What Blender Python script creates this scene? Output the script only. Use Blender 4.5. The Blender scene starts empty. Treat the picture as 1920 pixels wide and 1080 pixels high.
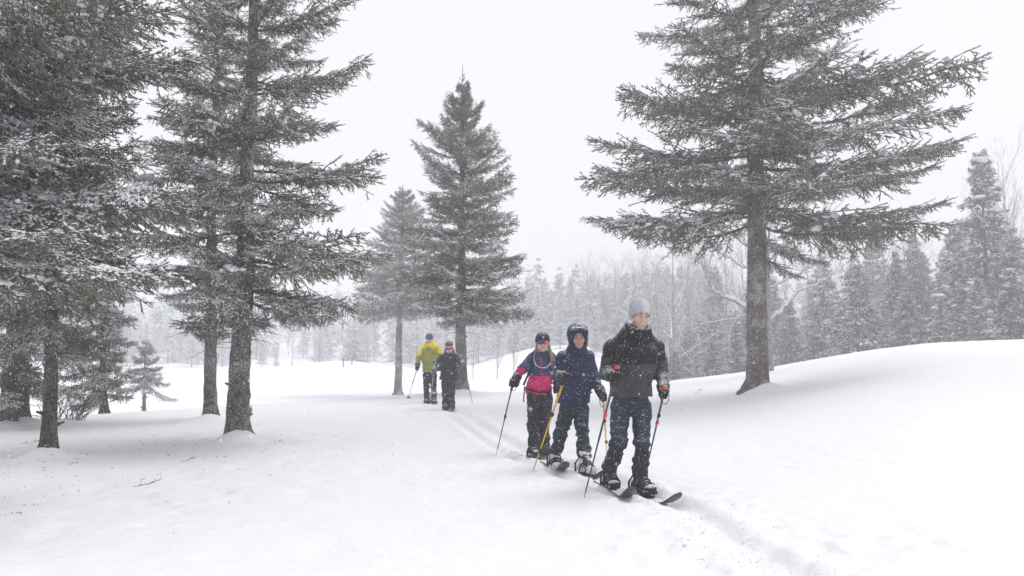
import bpy, math, random
import numpy as np
from mathutils import Vector, Matrix

# ------------------------------------------------------------------ camera
SC = bpy.context.scene
COL = SC.collection
W, H, F = 1920.0, 1080.0, 1493.3
CAMZ = 1.35
PITCH = math.atan(110.0 / F)
cam_d = bpy.data.cameras.new('camera')
cam_d.lens = 28.0
cam_d.sensor_width = 36.0
cam_d.clip_start = 0.05
cam_d.clip_end = 2000
cam_d.dof.use_dof = True
cam_d.dof.focus_distance = 8.0
cam_d.dof.aperture_fstop = 4.5
cam = bpy.data.objects.new('camera', cam_d)
COL.objects.link(cam)
cam.location = (0, 0, CAMZ)
cam.rotation_euler = (math.pi / 2 + PITCH, 0, 0)
SC.camera = cam

# ------------------------------------------------------------------ world: snow-cloud sky
SUN_ELEV, SUN_ROT = math.radians(48), math.radians(150)
world = bpy.data.worlds.new("World")
SC.world = world
world.use_nodes = True
wn = world.node_tree
wn.nodes.clear()
wo = wn.nodes.new('ShaderNodeOutputWorld')
bg = wn.nodes.new('ShaderNodeBackground')
bg.inputs['Strength'].default_value = 0.1
sky = wn.nodes.new('ShaderNodeTexSky')
sky.sky_type = 'NISHITA'
sky.sun_disc = False
sky.sun_elevation = SUN_ELEV
sky.sun_rotation = SUN_ROT
sky.air_density = 1.0
sky.dust_density = 4.0
bg2 = wn.nodes.new('ShaderNodeBackground')          # even cloud layer that hides most of the blue
bg2.inputs['Color'].default_value = (0.968, 0.972, 1.0, 1)
bg2.inputs['Strength'].default_value = 0.85
mx = wn.nodes.new('ShaderNodeMixShader')
mx.inputs[0].default_value = 0.93
wn.links.new(sky.outputs[0], bg.inputs['Color'])
wn.links.new(bg.outputs[0], mx.inputs[1])
wn.links.new(bg2.outputs[0], mx.inputs[2])
wn.links.new(mx.outputs[0], wo.inputs['Surface'])

sun_d = bpy.data.lights.new('sun', 'SUN')
sun_d.energy = 1.3
sun_d.angle = math.radians(32)
sun_d.color = (1.0, 0.98, 0.95)
sun = bpy.data.objects.new('sun', sun_d)
COL.objects.link(sun)
sun_dir = Vector((0.60, 0.28, 1.05)).normalized()      # towards the sun: right, slightly behind the trees
SUN_ELEV = math.asin(sun_dir.z)
sky.sun_elevation = SUN_ELEV
sky.sun_rotation = math.atan2(sun_dir.x, sun_dir.y)
sun.rotation_euler = sun_dir.to_track_quat('Z', 'Y').to_euler()

SC.view_settings.view_transform = 'Standard'
SC.view_settings.look = 'None'
SC.view_settings.gamma = 1.0
SC.view_settings.use_curve_mapping = False
SC.view_settings.exposure = 0.28
SC.render.engine = 'CYCLES'
cy = SC.cycles
cy.use_denoising = True
cy.denoiser = 'OPENIMAGEDENOISE'
cy.denoising_input_passes = 'RGB_ALBEDO_NORMAL'
cy.max_bounces = 6
cy.diffuse_bounces = 4
cy.glossy_bounces = 2
cy.transmission_bounces = 4
cy.transparent_max_bounces = 8
cy.volume_bounces = 2
cy.use_adaptive_sampling = True
cy.adaptive_threshold = 0.02
cy.sample_clamp_indirect = 4.0
HAZE_DENSITY = 0.0051

# ------------------------------------------------------------------ pixel <-> world helper
CP, SP = math.cos(PITCH), math.sin(PITCH)
def P(px, py, Y):
    """point seen at photo pixel (px,py) that lies Y metres in front of the camera"""
    v = (H / 2 - py)
    fwd = F * CP - v * SP
    up = F * SP + v * CP
    s = Y / fwd
    return Vector(((px - W / 2) * s, Y, CAMZ + up * s))

# ------------------------------------------------------------------ numpy noise
def _hash(i, j, k, seed):
    n = (i * 374761393 + j * 668265263 + k * 2147483647 + seed * 1274126177) & 0xFFFFFFFF
    n = ((n ^ (n >> 13)) * 1274126177) & 0xFFFFFFFF
    n = n ^ (n >> 16)
    return (n & 0xFFFF).astype(np.float32) / 65535.0
def vnoise(x, y, z=0.0, seed=0):
    x, y, z = np.broadcast_arrays(np.asarray(x, np.float64), np.asarray(y, np.float64), np.asarray(z, np.float64))
    xi, yi, zi = np.floor(x).astype(np.int64), np.floor(y).astype(np.int64), np.floor(z).astype(np.int64)
    fx, fy, fz = x - xi, y - yi, z - zi
    fx, fy, fz = fx * fx * (3 - 2 * fx), fy * fy * (3 - 2 * fy), fz * fz * (3 - 2 * fz)
    r = 0
    for a in (0, 1):
        for b in (0, 1):
            for c in (0, 1):
                w = (fx if a else 1 - fx) * (fy if b else 1 - fy) * (fz if c else 1 - fz)
                r = r + w * _hash(xi + a, yi + b, zi + c, seed)
    return r * 2 - 1
def fbm(x, y, z=0.0, seed=0, octv=4):
    s, a, f = 0, 0.5, 1.0
    for o in range(octv):
        s = s + a * vnoise(x * f, y * f, np.asarray(z) * f, seed + o * 17)
        a *= 0.5; f *= 2.03
    return s
def ss(t):
    t = np.clip(t, 0, 1)
    return t * t * (3 - 2 * t)

# ------------------------------------------------------------------ tagging
def tag(o, label=None, cat=None, group=None, kind=None):
    if label: o['label'] = label
    if cat: o['category'] = cat
    if group: o['group'] = group
    if kind: o['kind'] = kind
    return o
def thing(name, label, cat, loc=(0, 0, 0), group=None):
    o = bpy.data.objects.new(name, None)
    o.empty_display_size = 0.2
    COL.objects.link(o)
    o.location = loc
    return tag(o, label, cat, group)

# ------------------------------------------------------------------ mesh collector
class MB:
    def __init__(s):
        s.v = []; s.f3 = []; s.f4 = []; s.m3 = []; s.m4 = []; s.n = 0
    def add(s, verts, tris=None, quads=None, mat=0):
        verts = np.asarray(verts, np.float32).reshape(-1, 3)
        if tris is not None and len(tris):
            t = np.asarray(tris, np.int64) + s.n
            s.f3.append(t); s.m3.append(np.broadcast_to(np.asarray(mat, np.int32), (len(t),)).copy())
        if quads is not None and len(quads):
            q = np.asarray(quads, np.int64) + s.n
            s.f4.append(q); s.m4.append(np.broadcast_to(np.asarray(mat, np.int32), (len(q),)).copy())
        s.v.append(verts); s.n += len(verts)
    def tube(s, pts, rad, sides=6, mat=0, cap=True, squash=None):
        pts = [Vector(p) for p in pts]
        n = len(pts)
        if np.isscalar(rad): rad = [rad] * n
        tang = [(pts[min(i + 1, n - 1)] - pts[max(i - 1, 0)]).normalized() for i in range(n)]
        t0 = tang[0]
        ref = Vector((0, 0, 1)) if abs(t0.z) < 0.9 else Vector((1, 0, 0))
        a = t0.cross(ref).normalized()
        V = []
        for i in range(n):
            t = tang[i]
            a = (a - t * a.dot(t)).normalized()
            b = t.cross(a)
            for k in range(sides):
                an = 2 * math.pi * k / sides
                V.append(pts[i] + (a * math.cos(an) + b * math.sin(an)) * rad[i])
        Q = []
        for i in range(n - 1):
            for k in range(sides):
                k2 = (k + 1) % sides
                Q.append((i * sides + k, i * sides + k2, (i + 1) * sides + k2, (i + 1) * sides + k))
        T = []
        if cap:
            c0 = len(V); V.append(pts[0]); V.append(pts[-1])
            for k in range(sides):
                k2 = (k + 1) % sides
                T.append((c0, k2, k)); T.append((c0 + 1, (n - 1) * sides + k, (n - 1) * sides + k2))
        base = s.n
        s.add([tuple(v) for v in V], quads=Q, mat=mat)
        if T:
            t = np.asarray(T) + base
            s.f3.append(t); s.m3.append(np.full(len(t), mat, np.int32))
    def box(s, c, sx, sy, sz, R=None, mat=0):
        V = np.array([(x, y, z) for x in (-.5, .5) for y in (-.5, .5) for z in (-.5, .5)]) * (sx, sy, sz)
        if R is not None: V = V @ np.array(R).T
        V = V + np.array(c)
        s.add(V, quads=[(0, 1, 3, 2), (4, 6, 7, 5), (0, 4, 5, 1), (2, 3, 7, 6), (0, 2, 6, 4), (1, 5, 7, 3)], mat=mat)
    def ball(s, c, r, R=None, nu=12, nv=8, mat=0, bump=0.0, seed=0):
        V = []
        for j in range(1, nv):
            th = math.pi * j / nv
            for i in range(nu):
                ph = 2 * math.pi * i / nu
                V.append((math.sin(th) * math.cos(ph), math.sin(th) * math.sin(ph), math.cos(th)))
        V.append((0, 0, 1)); V.append((0, 0, -1))
        V = np.array(V)
        if bump: V = V * (1 + bump * vnoise(V[:, 0] * 2, V[:, 1] * 2, V[:, 2] * 2, seed))[:, None]
        V = V * np.array(r)
        if R is not None: V = V @ np.array(R).T
        V = V + np.array(c)
        Q = []; T = []
        for j in range(nv - 2):
            for i in range(nu):
                i2 = (i + 1) % nu
                Q.append((j * nu + i, (j + 1) * nu + i, (j + 1) * nu + i2, j * nu + i2))
        top = (nv - 1) * nu
        for i in range(nu):
            i2 = (i + 1) % nu
            T.append((top, i, i2)); T.append((top + 1, (nv - 2) * nu + i2, (nv - 2) * nu + i))
        base = s.n
        s.add(V, quads=Q, mat=mat)
        t = np.asarray(T) + base
        s.f3.append(t); s.m3.append(np.full(len(t), mat, np.int32))
    def arrays(s):
        V = np.concatenate(s.v) if s.v else np.zeros((0, 3), np.float32)
        f3 = np.concatenate(s.f3) if s.f3 else np.zeros((0, 3), np.int64)
        f4 = np.concatenate(s.f4) if s.f4 else np.zeros((0, 4), np.int64)
        m = np.concatenate(s.m3 + s.m4) if (s.m3 or s.m4) else np.zeros(0, np.int32)
        return V, f3, f4, m
    def mesh(s, name, mats, smooth=True, off=(0, 0, 0)):
        V, f3, f4, m = s.arrays()
        V = V - np.asarray(off, np.float32)
        me = bpy.data.meshes.new(name)
        me.vertices.add(len(V)); me.vertices.foreach_set('co', V.astype(np.float32).ravel())
        nl = len(f3) * 3 + len(f4) * 4
        me.loops.add(nl)
        me.loops.foreach_set('vertex_index', np.concatenate([f3.ravel(), f4.ravel()]).astype(np.int32))
        npoly = len(f3) + len(f4)
        me.polygons.add(npoly)
        ls = np.concatenate([np.arange(len(f3)) * 3, len(f3) * 3 + np.arange(len(f4)) * 4]).astype(np.int32)
        me.polygons.foreach_set('loop_start', ls)
        for mt in (mats if isinstance(mats, (list, tuple)) else [mats]): me.materials.append(mt)
        me.polygons.foreach_set('material_index', m.astype(np.int32))
        me.polygons.foreach_set('use_smooth', np.full(npoly, bool(smooth)))
        me.update(calc_edges=True)
        return me
    def build(s, name, mats, parent=None, smooth=True, loc=None):
        """verts are world coordinates; the object hangs under parent (whose origin is at its own location)"""
        off = (0, 0, 0)
        if parent is not None:
            off = np.array(parent.location)
            if parent.parent is not None: off = off + np.array(parent.parent.location)
        elif loc is not None: off = np.array(loc)
        o = bpy.data.objects.new(name, s.mesh(name, mats, smooth, off))
        COL.objects.link(o)
        if parent is not None: o.parent = parent
        elif loc is not None: o.location = loc
        return o

# ------------------------------------------------------------------ materials
def newmat(name):
    m = bpy.data.materials.new(name); m.use_nodes = True
    nt = m.node_tree
    return m, nt, nt.nodes['Principled BSDF']
def N(nt, t, **kw):
    n = nt.nodes.new(t)
    for k, v in kw.items():
        if k in n.inputs: n.inputs[k].default_value = v
        else: setattr(n, k, v)
    return n
def noise_mat(name, c1, c2, scale=20, rough=0.8, bump=0.0, bscale=None, detail=4, spec=0.3, lo=0.35, hi=0.65, bdist=0.01):
    m, nt, b = newmat(name)
    tc = N(nt, 'ShaderNodeTexCoord')
    no = N(nt, 'ShaderNodeTexNoise', Scale=scale, Detail=detail)
    nt.links.new(tc.outputs['Object'], no.inputs['Vector'])
    cr = nt.nodes.new('ShaderNodeValToRGB')
    cr.color_ramp.elements[0].position = lo; cr.color_ramp.elements[1].position = hi
    cr.color_ramp.elements[0].color = (*c1, 1); cr.color_ramp.elements[1].color = (*c2, 1)
    nt.links.new(no.outputs['Fac'], cr.inputs['Fac'])
    nt.links.new(cr.outputs['Color'], b.inputs['Base Color'])
    b.inputs['Roughness'].default_value = rough
    b.inputs['Specular IOR Level'].default_value = spec
    if bump:
        nb = N(nt, 'ShaderNodeTexNoise', Scale=bscale or scale * 2, Detail=5)
        nt.links.new(tc.outputs['Object'], nb.inputs['Vector'])
        bp = N(nt, 'ShaderNodeBump', Strength=bump, Distance=bdist)
        nt.links.new(nb.outputs['Fac'], bp.inputs['Height'])
        nt.links.new(bp.outputs['Normal'], b.inputs['Normal'])
    return m

def cloth_mat(name, c, snow=0.5, rough=0.75, weave=500, up=0.55, patch=0.0):
    """fabric with settled snow flakes: small specks everywhere, more on upward faces"""
    m, nt, b = newmat(name)
    L = nt.links.new
    tc = N(nt, 'ShaderNodeTexCoord')
    no = N(nt, 'ShaderNodeTexNoise', Scale=9, Detail=5)
    L(tc.outputs['Object'], no.inputs['Vector'])
    cr = nt.nodes.new('ShaderNodeValToRGB')
    cr.color_ramp.elements[0].position = 0.3; cr.color_ramp.elements[1].position = 0.75
    cr.color_ramp.elements[0].color = (c[0] * .75, c[1] * .75, c[2] * .75, 1)
    cr.color_ramp.elements[1].color = (min(1, c[0] * 1.3), min(1, c[1] * 1.3), min(1, c[2] * 1.3), 1)
    L(no.outputs['Fac'], cr.inputs['Fac'])
    vo = N(nt, 'ShaderNodeTexVoronoi', Scale=56); vo.feature = 'F1'
    L(tc.outputs['Object'], vo.inputs['Vector'])
    sep = nt.nodes.new('ShaderNodeSeparateColor'); L(vo.outputs['Color'], sep.inputs[0])
    # speck radius differs per cell, many cells have none
    rad = N(nt, 'ShaderNodeMapRange'); L(sep.outputs[0], rad.inputs['Value'])
    rad.inputs['From Min'].default_value = 1 - snow; rad.inputs['From Max'].default_value = 1.0
    rad.inputs['To Min'].default_value = 0.0; rad.inputs['To Max'].default_value = 0.24
    pn = N(nt, 'ShaderNodeTexNoise', Scale=6, Detail=2); L(tc.outputs['Object'], pn.inputs['Vector'])
    pr = N(nt, 'ShaderNodeMapRange'); L(pn.outputs['Fac'], pr.inputs['Value']); pr.inputs['From Min'].default_value = .38; pr.inputs['From Max'].default_value = .6; pr.inputs['To Min'].default_value = .45
    rm = N(nt, 'ShaderNodeMath', operation='MULTIPLY'); L(rad.outputs[0], rm.inputs[0]); L(pr.outputs[0], rm.inputs[1])
    lt = N(nt, 'ShaderNodeMath', operation='LESS_THAN'); L(vo.outputs['Distance'], lt.inputs[0]); L(rm.outputs[0], lt.inputs[1])
    ge = nt.nodes.new('ShaderNodeNewGeometry')
    sx = nt.nodes.new('ShaderNodeSeparateXYZ'); L(ge.outputs['Normal'], sx.inputs[0])
    n2 = N(nt, 'ShaderNodeTexNoise', Scale=70, Detail=4); L(tc.outputs['Object'], n2.inputs['Vector'])
    ad = N(nt, 'ShaderNodeMath', operation='MULTIPLY_ADD'); L(sx.outputs['Z'], ad.inputs[0]); ad.inputs[1].default_value = 0.42 + patch
    L(n2.outputs['Fac'], ad.inputs[2])
    dust = N(nt, 'ShaderNodeMapRange'); L(ad.outputs[0], dust.inputs['Value'])
    dust.inputs['From Min'].default_value = 0.62 + 0.22 * (1 - up); dust.inputs['From Max'].default_value = 0.95 + 0.2 * (1 - up)
    dust.inputs['To Min'].default_value = 0.0; dust.inputs['To Max'].default_value = 0.75
    mxx = N(nt, 'ShaderNodeMath', operation='MAXIMUM'); L(lt.outputs[0], mxx.inputs[0]); L(dust.outputs[0], mxx.inputs[1])
    mix = nt.nodes.new('ShaderNodeMix'); mix.data_type = 'RGBA'
    L(mxx.outputs[0], mix.inputs[0]); L(cr.outputs[0], mix.inputs[6]); mix.inputs[7].default_value = (.82, .85, .9, 1)
    L(mix.outputs[2], b.inputs['Base Color'])
    b.inputs['Roughness'].default_value = rough
    b.inputs['Specular IOR Level'].default_value = 0.25
    nb = N(nt, 'ShaderNodeTexNoise', Scale=13, Detail=6); nb.noise_type = 'RIDGED_MULTIFRACTAL'; L(tc.outputs['Object'], nb.inputs['Vector'])
    bp = N(nt, 'ShaderNodeBump', Strength=0.7, Distance=0.010)
    L(nb.outputs['Fac'], bp.inputs['Height']); L(bp.outputs['Normal'], b.inputs['Normal'])
    return m

def snow_mat(name, fine=1.0):
    m, nt, b = newmat(name)
    L = nt.links.new
    tc = N(nt, 'ShaderNodeTexCoord')
    b.inputs['Base Color'].default_value = (0.83, 0.835, 0.87, 1)
    b.inputs['Roughness'].default_value = 0.75
    b.inputs['Specular IOR Level'].default_value = 0.2
    n1 = N(nt, 'ShaderNodeTexNoise', Scale=7 * fine, Detail=8, Roughness=0.62); L(tc.outputs['Object'], n1.inputs['Vector'])
    n2 = N(nt, 'ShaderNodeTexNoise', Scale=55 * fine, Detail=5); L(tc.outputs['Object'], n2.inputs['Vector'])
    a = N(nt, 'ShaderNodeMath', operation='MULTIPLY_ADD'); L(n2.outputs['Fac'], a.inputs[0]); a.inputs[1].default_value = 0.15; L(n1.outputs['Fac'], a.inputs[2])
    bp = N(nt, 'ShaderNodeBump', Strength=0.55, Distance=0.05)
    L(a.outputs[0], bp.inputs['Height']); L(bp.outputs['Normal'], b.inputs['Normal'])
    return m

M = {}
M['snow'] = snow_mat('snow')
M['snow_clump'] = snow_mat('snow_clump', 3)
M['needle'] = noise_mat('needle_green', (.070, .082, .050), (.165, .175, .120), 3, .7, spec=.2)
M['frost'] = noise_mat('needle_frost', (.54, .56, .53), (.80, .81, .80), 5, .8, spec=.2)
M['twig'] = noise_mat('twig_bark', (.07, .055, .045), (.14, .115, .095), 30, .9)
M['twig_snow'] = noise_mat('twig_snow', (.70, .73, .78), (.84, .86, .90), 10, .8)
def bark_mat(name, c1, c2, snowy=.5):
    m, nt, b = newmat(name)
    L = nt.links.new
    tc = N(nt, 'ShaderNodeTexCoord')
    mp = N(nt, 'ShaderNodeMapping'); mp.inputs['Scale'].default_value = (1, 1, .55)
    L(tc.outputs['Object'], mp.inputs['Vector'])
    dn = N(nt, 'ShaderNodeTexNoise', Scale=9, Detail=4); L(mp.outputs[0], dn.inputs['Vector'])
    va = nt.nodes.new('ShaderNodeVectorMath'); va.operation = 'MULTIPLY_ADD'
    L(dn.outputs['Color'], va.inputs[0]); va.inputs[1].default_value = (.12, .12, .12); L(mp.outputs[0], va.inputs[2])
    vo = N(nt, 'ShaderNodeTexVoronoi', Scale=32); vo.feature = 'DISTANCE_TO_EDGE'; L(va.outputs[0], vo.inputs['Vector'])
    vc = N(nt, 'ShaderNodeTexVoronoi', Scale=32); L(va.outputs[0], vc.inputs['Vector'])
    n1 = N(nt, 'ShaderNodeTexNoise', Scale=5, Detail=8, Roughness=.7); L(mp.outputs[0], n1.inputs['Vector'])
    cr = nt.nodes.new('ShaderNodeValToRGB')
    cr.color_ramp.elements[0].position = .3; cr.color_ramp.elements[1].position = .7
    cr.color_ramp.elements[0].color = (*c1, 1); cr.color_ramp.elements[1].color = (*c2, 1)
    sep = nt.nodes.new('ShaderNodeSeparateColor'); L(vc.outputs['Color'], sep.inputs[0])
    a = N(nt, 'ShaderNodeMath', operation='MULTIPLY_ADD'); L(sep.outputs[0], a.inputs[0]); a.inputs[1].default_value = .35; 
    s2 = N(nt, 'ShaderNodeMath', operation='SUBTRACT'); L(n1.outputs['Fac'], s2.inputs[0]); s2.inputs[1].default_value = .17
    L(s2.outputs[0], a.inputs[2]); L(a.outputs[0], cr.inputs['Fac'])
    edge = N(nt, 'ShaderNodeMapRange'); L(vo.outputs['Distance'], edge.inputs['Value'])
    edge.inputs['From Max'].default_value = .12; edge.inputs['To Min'].default_value = .35
    mu = nt.nodes.new('ShaderNodeMix'); mu.data_type = 'RGBA'; mu.blend_type = 'MULTIPLY'; mu.inputs[0].default_value = 1
    L(cr.outputs[0], mu.inputs[6]); L(edge.outputs[0], mu.inputs[7])
    # wind-plastered snow grains
    n3 = N(nt, 'ShaderNodeTexNoise', Scale=55, Detail=6, Roughness=.75); L(tc.outputs['Object'], n3.inputs['Vector'])
    n4 = N(nt, 'ShaderNodeTexNoise', Scale=2.2, Detail=2); L(tc.outputs['Object'], n4.inputs['Vector'])
    s4 = N(nt, 'ShaderNodeMath', operation='MULTIPLY_ADD'); L(n4.outputs['Fac'], s4.inputs[0]); s4.inputs[1].default_value = .45; L(n3.outputs['Fac'], s4.inputs[2])
    fr = N(nt, 'ShaderNodeMapRange'); L(s4.outputs[0], fr.inputs['Value'])
    fr.inputs['From Min'].default_value = .86 - .16 * snowy; fr.inputs['From Max'].default_value = .94 - .14 * snowy; fr.inputs['To Max'].default_value = .85
    mm = nt.nodes.new('ShaderNodeMix'); mm.data_type = 'RGBA'; L(fr.outputs[0], mm.inputs[0]); L(mu.outputs[2], mm.inputs[6]); mm.inputs[7].default_value = (.72, .75, .80, 1)
    L(mm.outputs[2], b.inputs['Base Color']); b.inputs['Roughness'].default_value = .9
    b.inputs['Specular IOR Level'].default_value = .2
    hh = N(nt, 'ShaderNodeMath', operation='ADD'); L(edge.outputs[0], hh.inputs[0]); L(n1.outputs['Fac'], hh.inputs[1])
    bp = N(nt, 'ShaderNodeBump', Strength=.9, Distance=.02); L(hh.outputs[0], bp.inputs['Height']); L(bp.outputs['Normal'], b.inputs['Normal'])
    return m
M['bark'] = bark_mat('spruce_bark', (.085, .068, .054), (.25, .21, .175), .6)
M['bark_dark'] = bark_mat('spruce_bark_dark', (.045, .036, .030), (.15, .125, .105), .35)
M['bare_bark'] = noise_mat('bare_bark', (.20, .18, .17), (.38, .36, .35), 12, .9)

# ------------------------------------------------------------------ terrain
MOUNDS = []      # (x, y, amp, sigma)
def smooth_interp(x, xp, fp):
    return np.interp(x, xp, fp)
TRACK = [(820, 762), (870, 775), (930, 812), (1000, 852), (1090, 880), (1190, 912), (1290, 948), (1345, 985), (1400, 1025), (1500, 1082), (1640, 1180), (1800, 1300)]
TRACK_XY = np.array([[(px - 960) / F * (CAMZ * F / (py - 650.0)), CAMZ * F / (py - 650.0)] for px, py in TRACK])
TRACK2_XY = TRACK_XY + np.array([-0.33, -0.12])
def dist_poly(x, y, pl):
    d = np.full(np.shape(x), 1e9); sgn = np.zeros(np.shape(x)); tt = np.zeros(np.shape(x))
    acc = 0.0
    for i in range(len(pl) - 1):
        a, b = pl[i], pl[i + 1]; ab = b - a; l = np.hypot(*ab)
        t = np.clip(((x - a[0]) * ab[0] + (y - a[1]) * ab[1]) / (l * l), 0, 1)
        dx, dy = x - a[0] - t * ab[0], y - a[1] - t * ab[1]
        dd = np.hypot(dx, dy)
        cr = ab[0] * dy - ab[1] * dx
        m = dd < d
        d = np.where(m, dd, d); sgn = np.where(m, np.sign(cr), sgn); tt = np.where(m, acc + t * l, tt)
        acc += l
    return d, sgn, tt
U_YC = ([-0.9, -.51, -.24, -.144, 0, .1, .18, .3], [13, 15.5, 19.8, 22.3, 23.5, 25, 29, 31])
U_HB = ([.07, .13, .194, .288, .36, .43, .48, .54, .643, .9], [0, .01, .07, .36, .75, 1.13, 1.38, 1.56, 1.66, 1.9])
def G(x, y, detail=True):
    x = np.asarray(x, float); y = np.asarray(y, float)
    yy = np.maximum(y, 1.5)
    u = np.clip(x / yy, -3, 3)
    hb = (smooth_interp(u, *U_HB) + smooth_interp(u - .025, *U_HB) + smooth_interp(u + .025, *U_HB)) / 3
    ramp = (smooth_interp(y, [3, 8, 14, 20, 30], [0, .12, .45, .75, 1]) + smooth_interp(y + 1.5, [3, 8, 14, 20, 30], [0, .12, .45, .75, 1]) + smooth_interp(y - 1.5, [3, 8, 14, 20, 30], [0, .12, .45, .75, 1])) / 3
    near = hb * ramp
    yc = (smooth_interp(u, *U_YC) + smooth_interp(u - .04, *U_YC) + smooth_interp(u + .04, *U_YC)) / 3
    s = ss((y - yc) / 9)
    far = -1.2 + 2.25 * ss((u + .08) / .14) * (1 - .97 * ss((u - .09) / .07)) * ss((y - 38) / 48)
    far = far + 1.15 * np.exp(-(((x + 17.5) / 6.5) ** 2 + ((y - 80) / 9) ** 2)) + .5 * np.exp(-(((x - 2) / 9) ** 2 + ((y - 84) / 9) ** 2))
    far = far + 5.0 * ss((y - 96) / 110)
    z = near * (1 - s) + far * s
    z = z + .05 * fbm(x * .22, y * .22, 3.1, 5, 3) * ss((y - 2) / 5)
    z = z + .05 * ss((-x - 1.0) / 6) * ss((16 - y) / 6) * (1 - s) * 1.0
    for (mx_, my_, am, sg) in MOUNDS:
        z = z + am * np.exp(-((x - mx_) ** 2 + (y - my_) ** 2) / (2 * sg * sg))
    if detail:
        near_w = np.clip((30 - y) / 15, 0, 1) * np.clip((14 - abs(x)) / 4, 0, 1)
        z = z + near_w * (.022 * fbm(x * 1.6, y * 1.6, 0.5, 9, 4) + .010 * (1 - np.abs(vnoise(x * 1.1 + y * .5, y * 3.2, 0, 13))) ** 3 + .004 * vnoise(x * 11, y * 11, 0, 3) + .006 * np.maximum(0, fbm(x * 4, y * 6, 3, 19, 3)))
        # dimpled snow under the left trees
        w = ss((-x - .5) / 2.5) * ss((18 - y) / 4)
        lump = np.maximum(0, vnoise(x * 3.3, y * 3.3, 7, 21)) ** 2
        z = z - near_w * w * (.055 * lump + .03 * np.maximum(0, vnoise(x * 8, y * 8, 2, 77)) ** 2)
        d, sg, tt = dist_poly(x, y, TRACK_XY)
        wob = .05 * vnoise(tt * 1.8, 0 * tt, 0, 31)
        dd = d + wob * 0.6
        right = sg > 0        # away-from-camera/right side
        groove = -.060 * np.exp(-((dd * np.where(right, 1.0, .45)) / .075) ** 2)
        rim = .016 * np.where(right, 1.0, .3) * np.exp(-(((dd - .16) / .07) ** 2)) * (1 + .6 * vnoise(tt * 4, 0 * tt, 2, 8))
        rough = np.exp(-((d - .15) / .55) ** 2) * (.030 * fbm(x * 6.5, y * 6.5, 1, 41, 5) + .014 * np.maximum(0, vnoise(x * 17, y * 17, 0, 44)))
        z = z + near_w * (groove + rim + rough)
        d2, sg2, t2 = dist_poly(x, y, TRACK2_XY)
        vis = ss((y - 6.8) / .6)
        z = z + near_w * vis * (-.045 * np.exp(-(d2 / .07) ** 2) + .012 * np.exp(-(((d2 - .18) / .08) ** 2)))
        for k_ in range(1, len(TRACK_XY) - 2):      # pole holes beside the track
            for sg_, fr_ in ((-1, .25), (1, .7)):
                h_ = TRACK_XY[k_] * (1 - fr_) + TRACK_XY[k_ + 1] * fr_; dx_ = TRACK_XY[k_ + 1] - TRACK_XY[k_]; nn_ = np.array([dx_[1], -dx_[0]]) / np.hypot(*dx_) * sg_ * (.42 + .05 * k_ % .1)
                q_ = (x - h_[0] - nn_[0]) ** 2 + (y - h_[1] - nn_[1]) ** 2
                z = z + near_w * (-.05 * np.exp(-q_ / (2 * .028 ** 2)) + .010 * np.exp(-q_ / (2 * .06 ** 2)))
        # churned patches left of the track in the foreground and right bank scuffs
        for (cx, cy_, sg_, am) in ((1.6, 4.9, .5, .03), (2.35, 5.35, .28, .045), (1.0, 5.6, .5, .03), (-.9, 8.6, .8, .02), (0.2, 7.9, .6, .03), (2.9, 5.3, .3, .04), (2.0, 9.5, .7, .018), (3.3, 8.2, .5, .02)):
            wq = np.exp(-((x - cx) ** 2 + (y - cy_) ** 2) / (2 * sg_ * sg_))
            z = z + wq * am * fbm(x * 7, y * 7, 4, 61, 4)
    return z
def g(x, y, detail=False): return float(G(np.array([x]), np.array([y]), detail)[0])
def hit(px, py, y0=4.0, y1=110.0):
    """where the ray of this photo pixel meets the ground"""
    ys = np.linspace(y0, y1, 2200)
    v = H / 2 - py; fwd = F * CP - v * SP; up = F * SP + v * CP
    xs = (px - W / 2) / fwd * ys; zs = CAMZ + up / fwd * ys
    gz = G(xs, ys, False)
    k = np.argmax(zs <= gz) if np.any(zs <= gz) else len(ys) - 1
    return Vector((float(xs[k]), float(ys[k]), float(gz[k])))
def at(px, Y, sink=0.0):
    x = (px - W / 2) / F * Y
    return Vector((x, Y, g(x, Y) - sink))

# ------------------------------------------------------------------ conifer branches
def unit(v): return v / np.maximum(np.linalg.norm(v, axis=-1, keepdims=True), 1e-9)

def tubes_np(mb, P0, P1, R0, R1, sides, mat):
    """many straight tapered tubes at once"""
    n = len(P0)
    if not n: return
    d = unit(P1 - P0)
    ref = np.where(np.abs(d[:, 2:3]) > .9, np.array([[1., 0, 0]]), np.array([[0, 0, 1.]]))
    a = unit(np.cross(d, ref)); b = np.cross(d, a)
    V = np.zeros((n, 2 * sides, 3))
    for k in range(sides):
        an = 2 * math.pi * k / sides + .5
        o = a * math.cos(an) + b * math.sin(an)
        V[:, k] = P0 + o * R0[:, None]; V[:, sides + k] = P1 + o * R1[:, None]
    q = np.array([(k, (k + 1) % sides, sides + (k + 1) % sides, sides + k) for k in range(sides)])
    Q = (np.arange(n)[:, None, None] * (2 * sides) + q[None]).reshape(-1, 4)
    mb.add(V.reshape(-1, 3), quads=Q, mat=mat)

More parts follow.
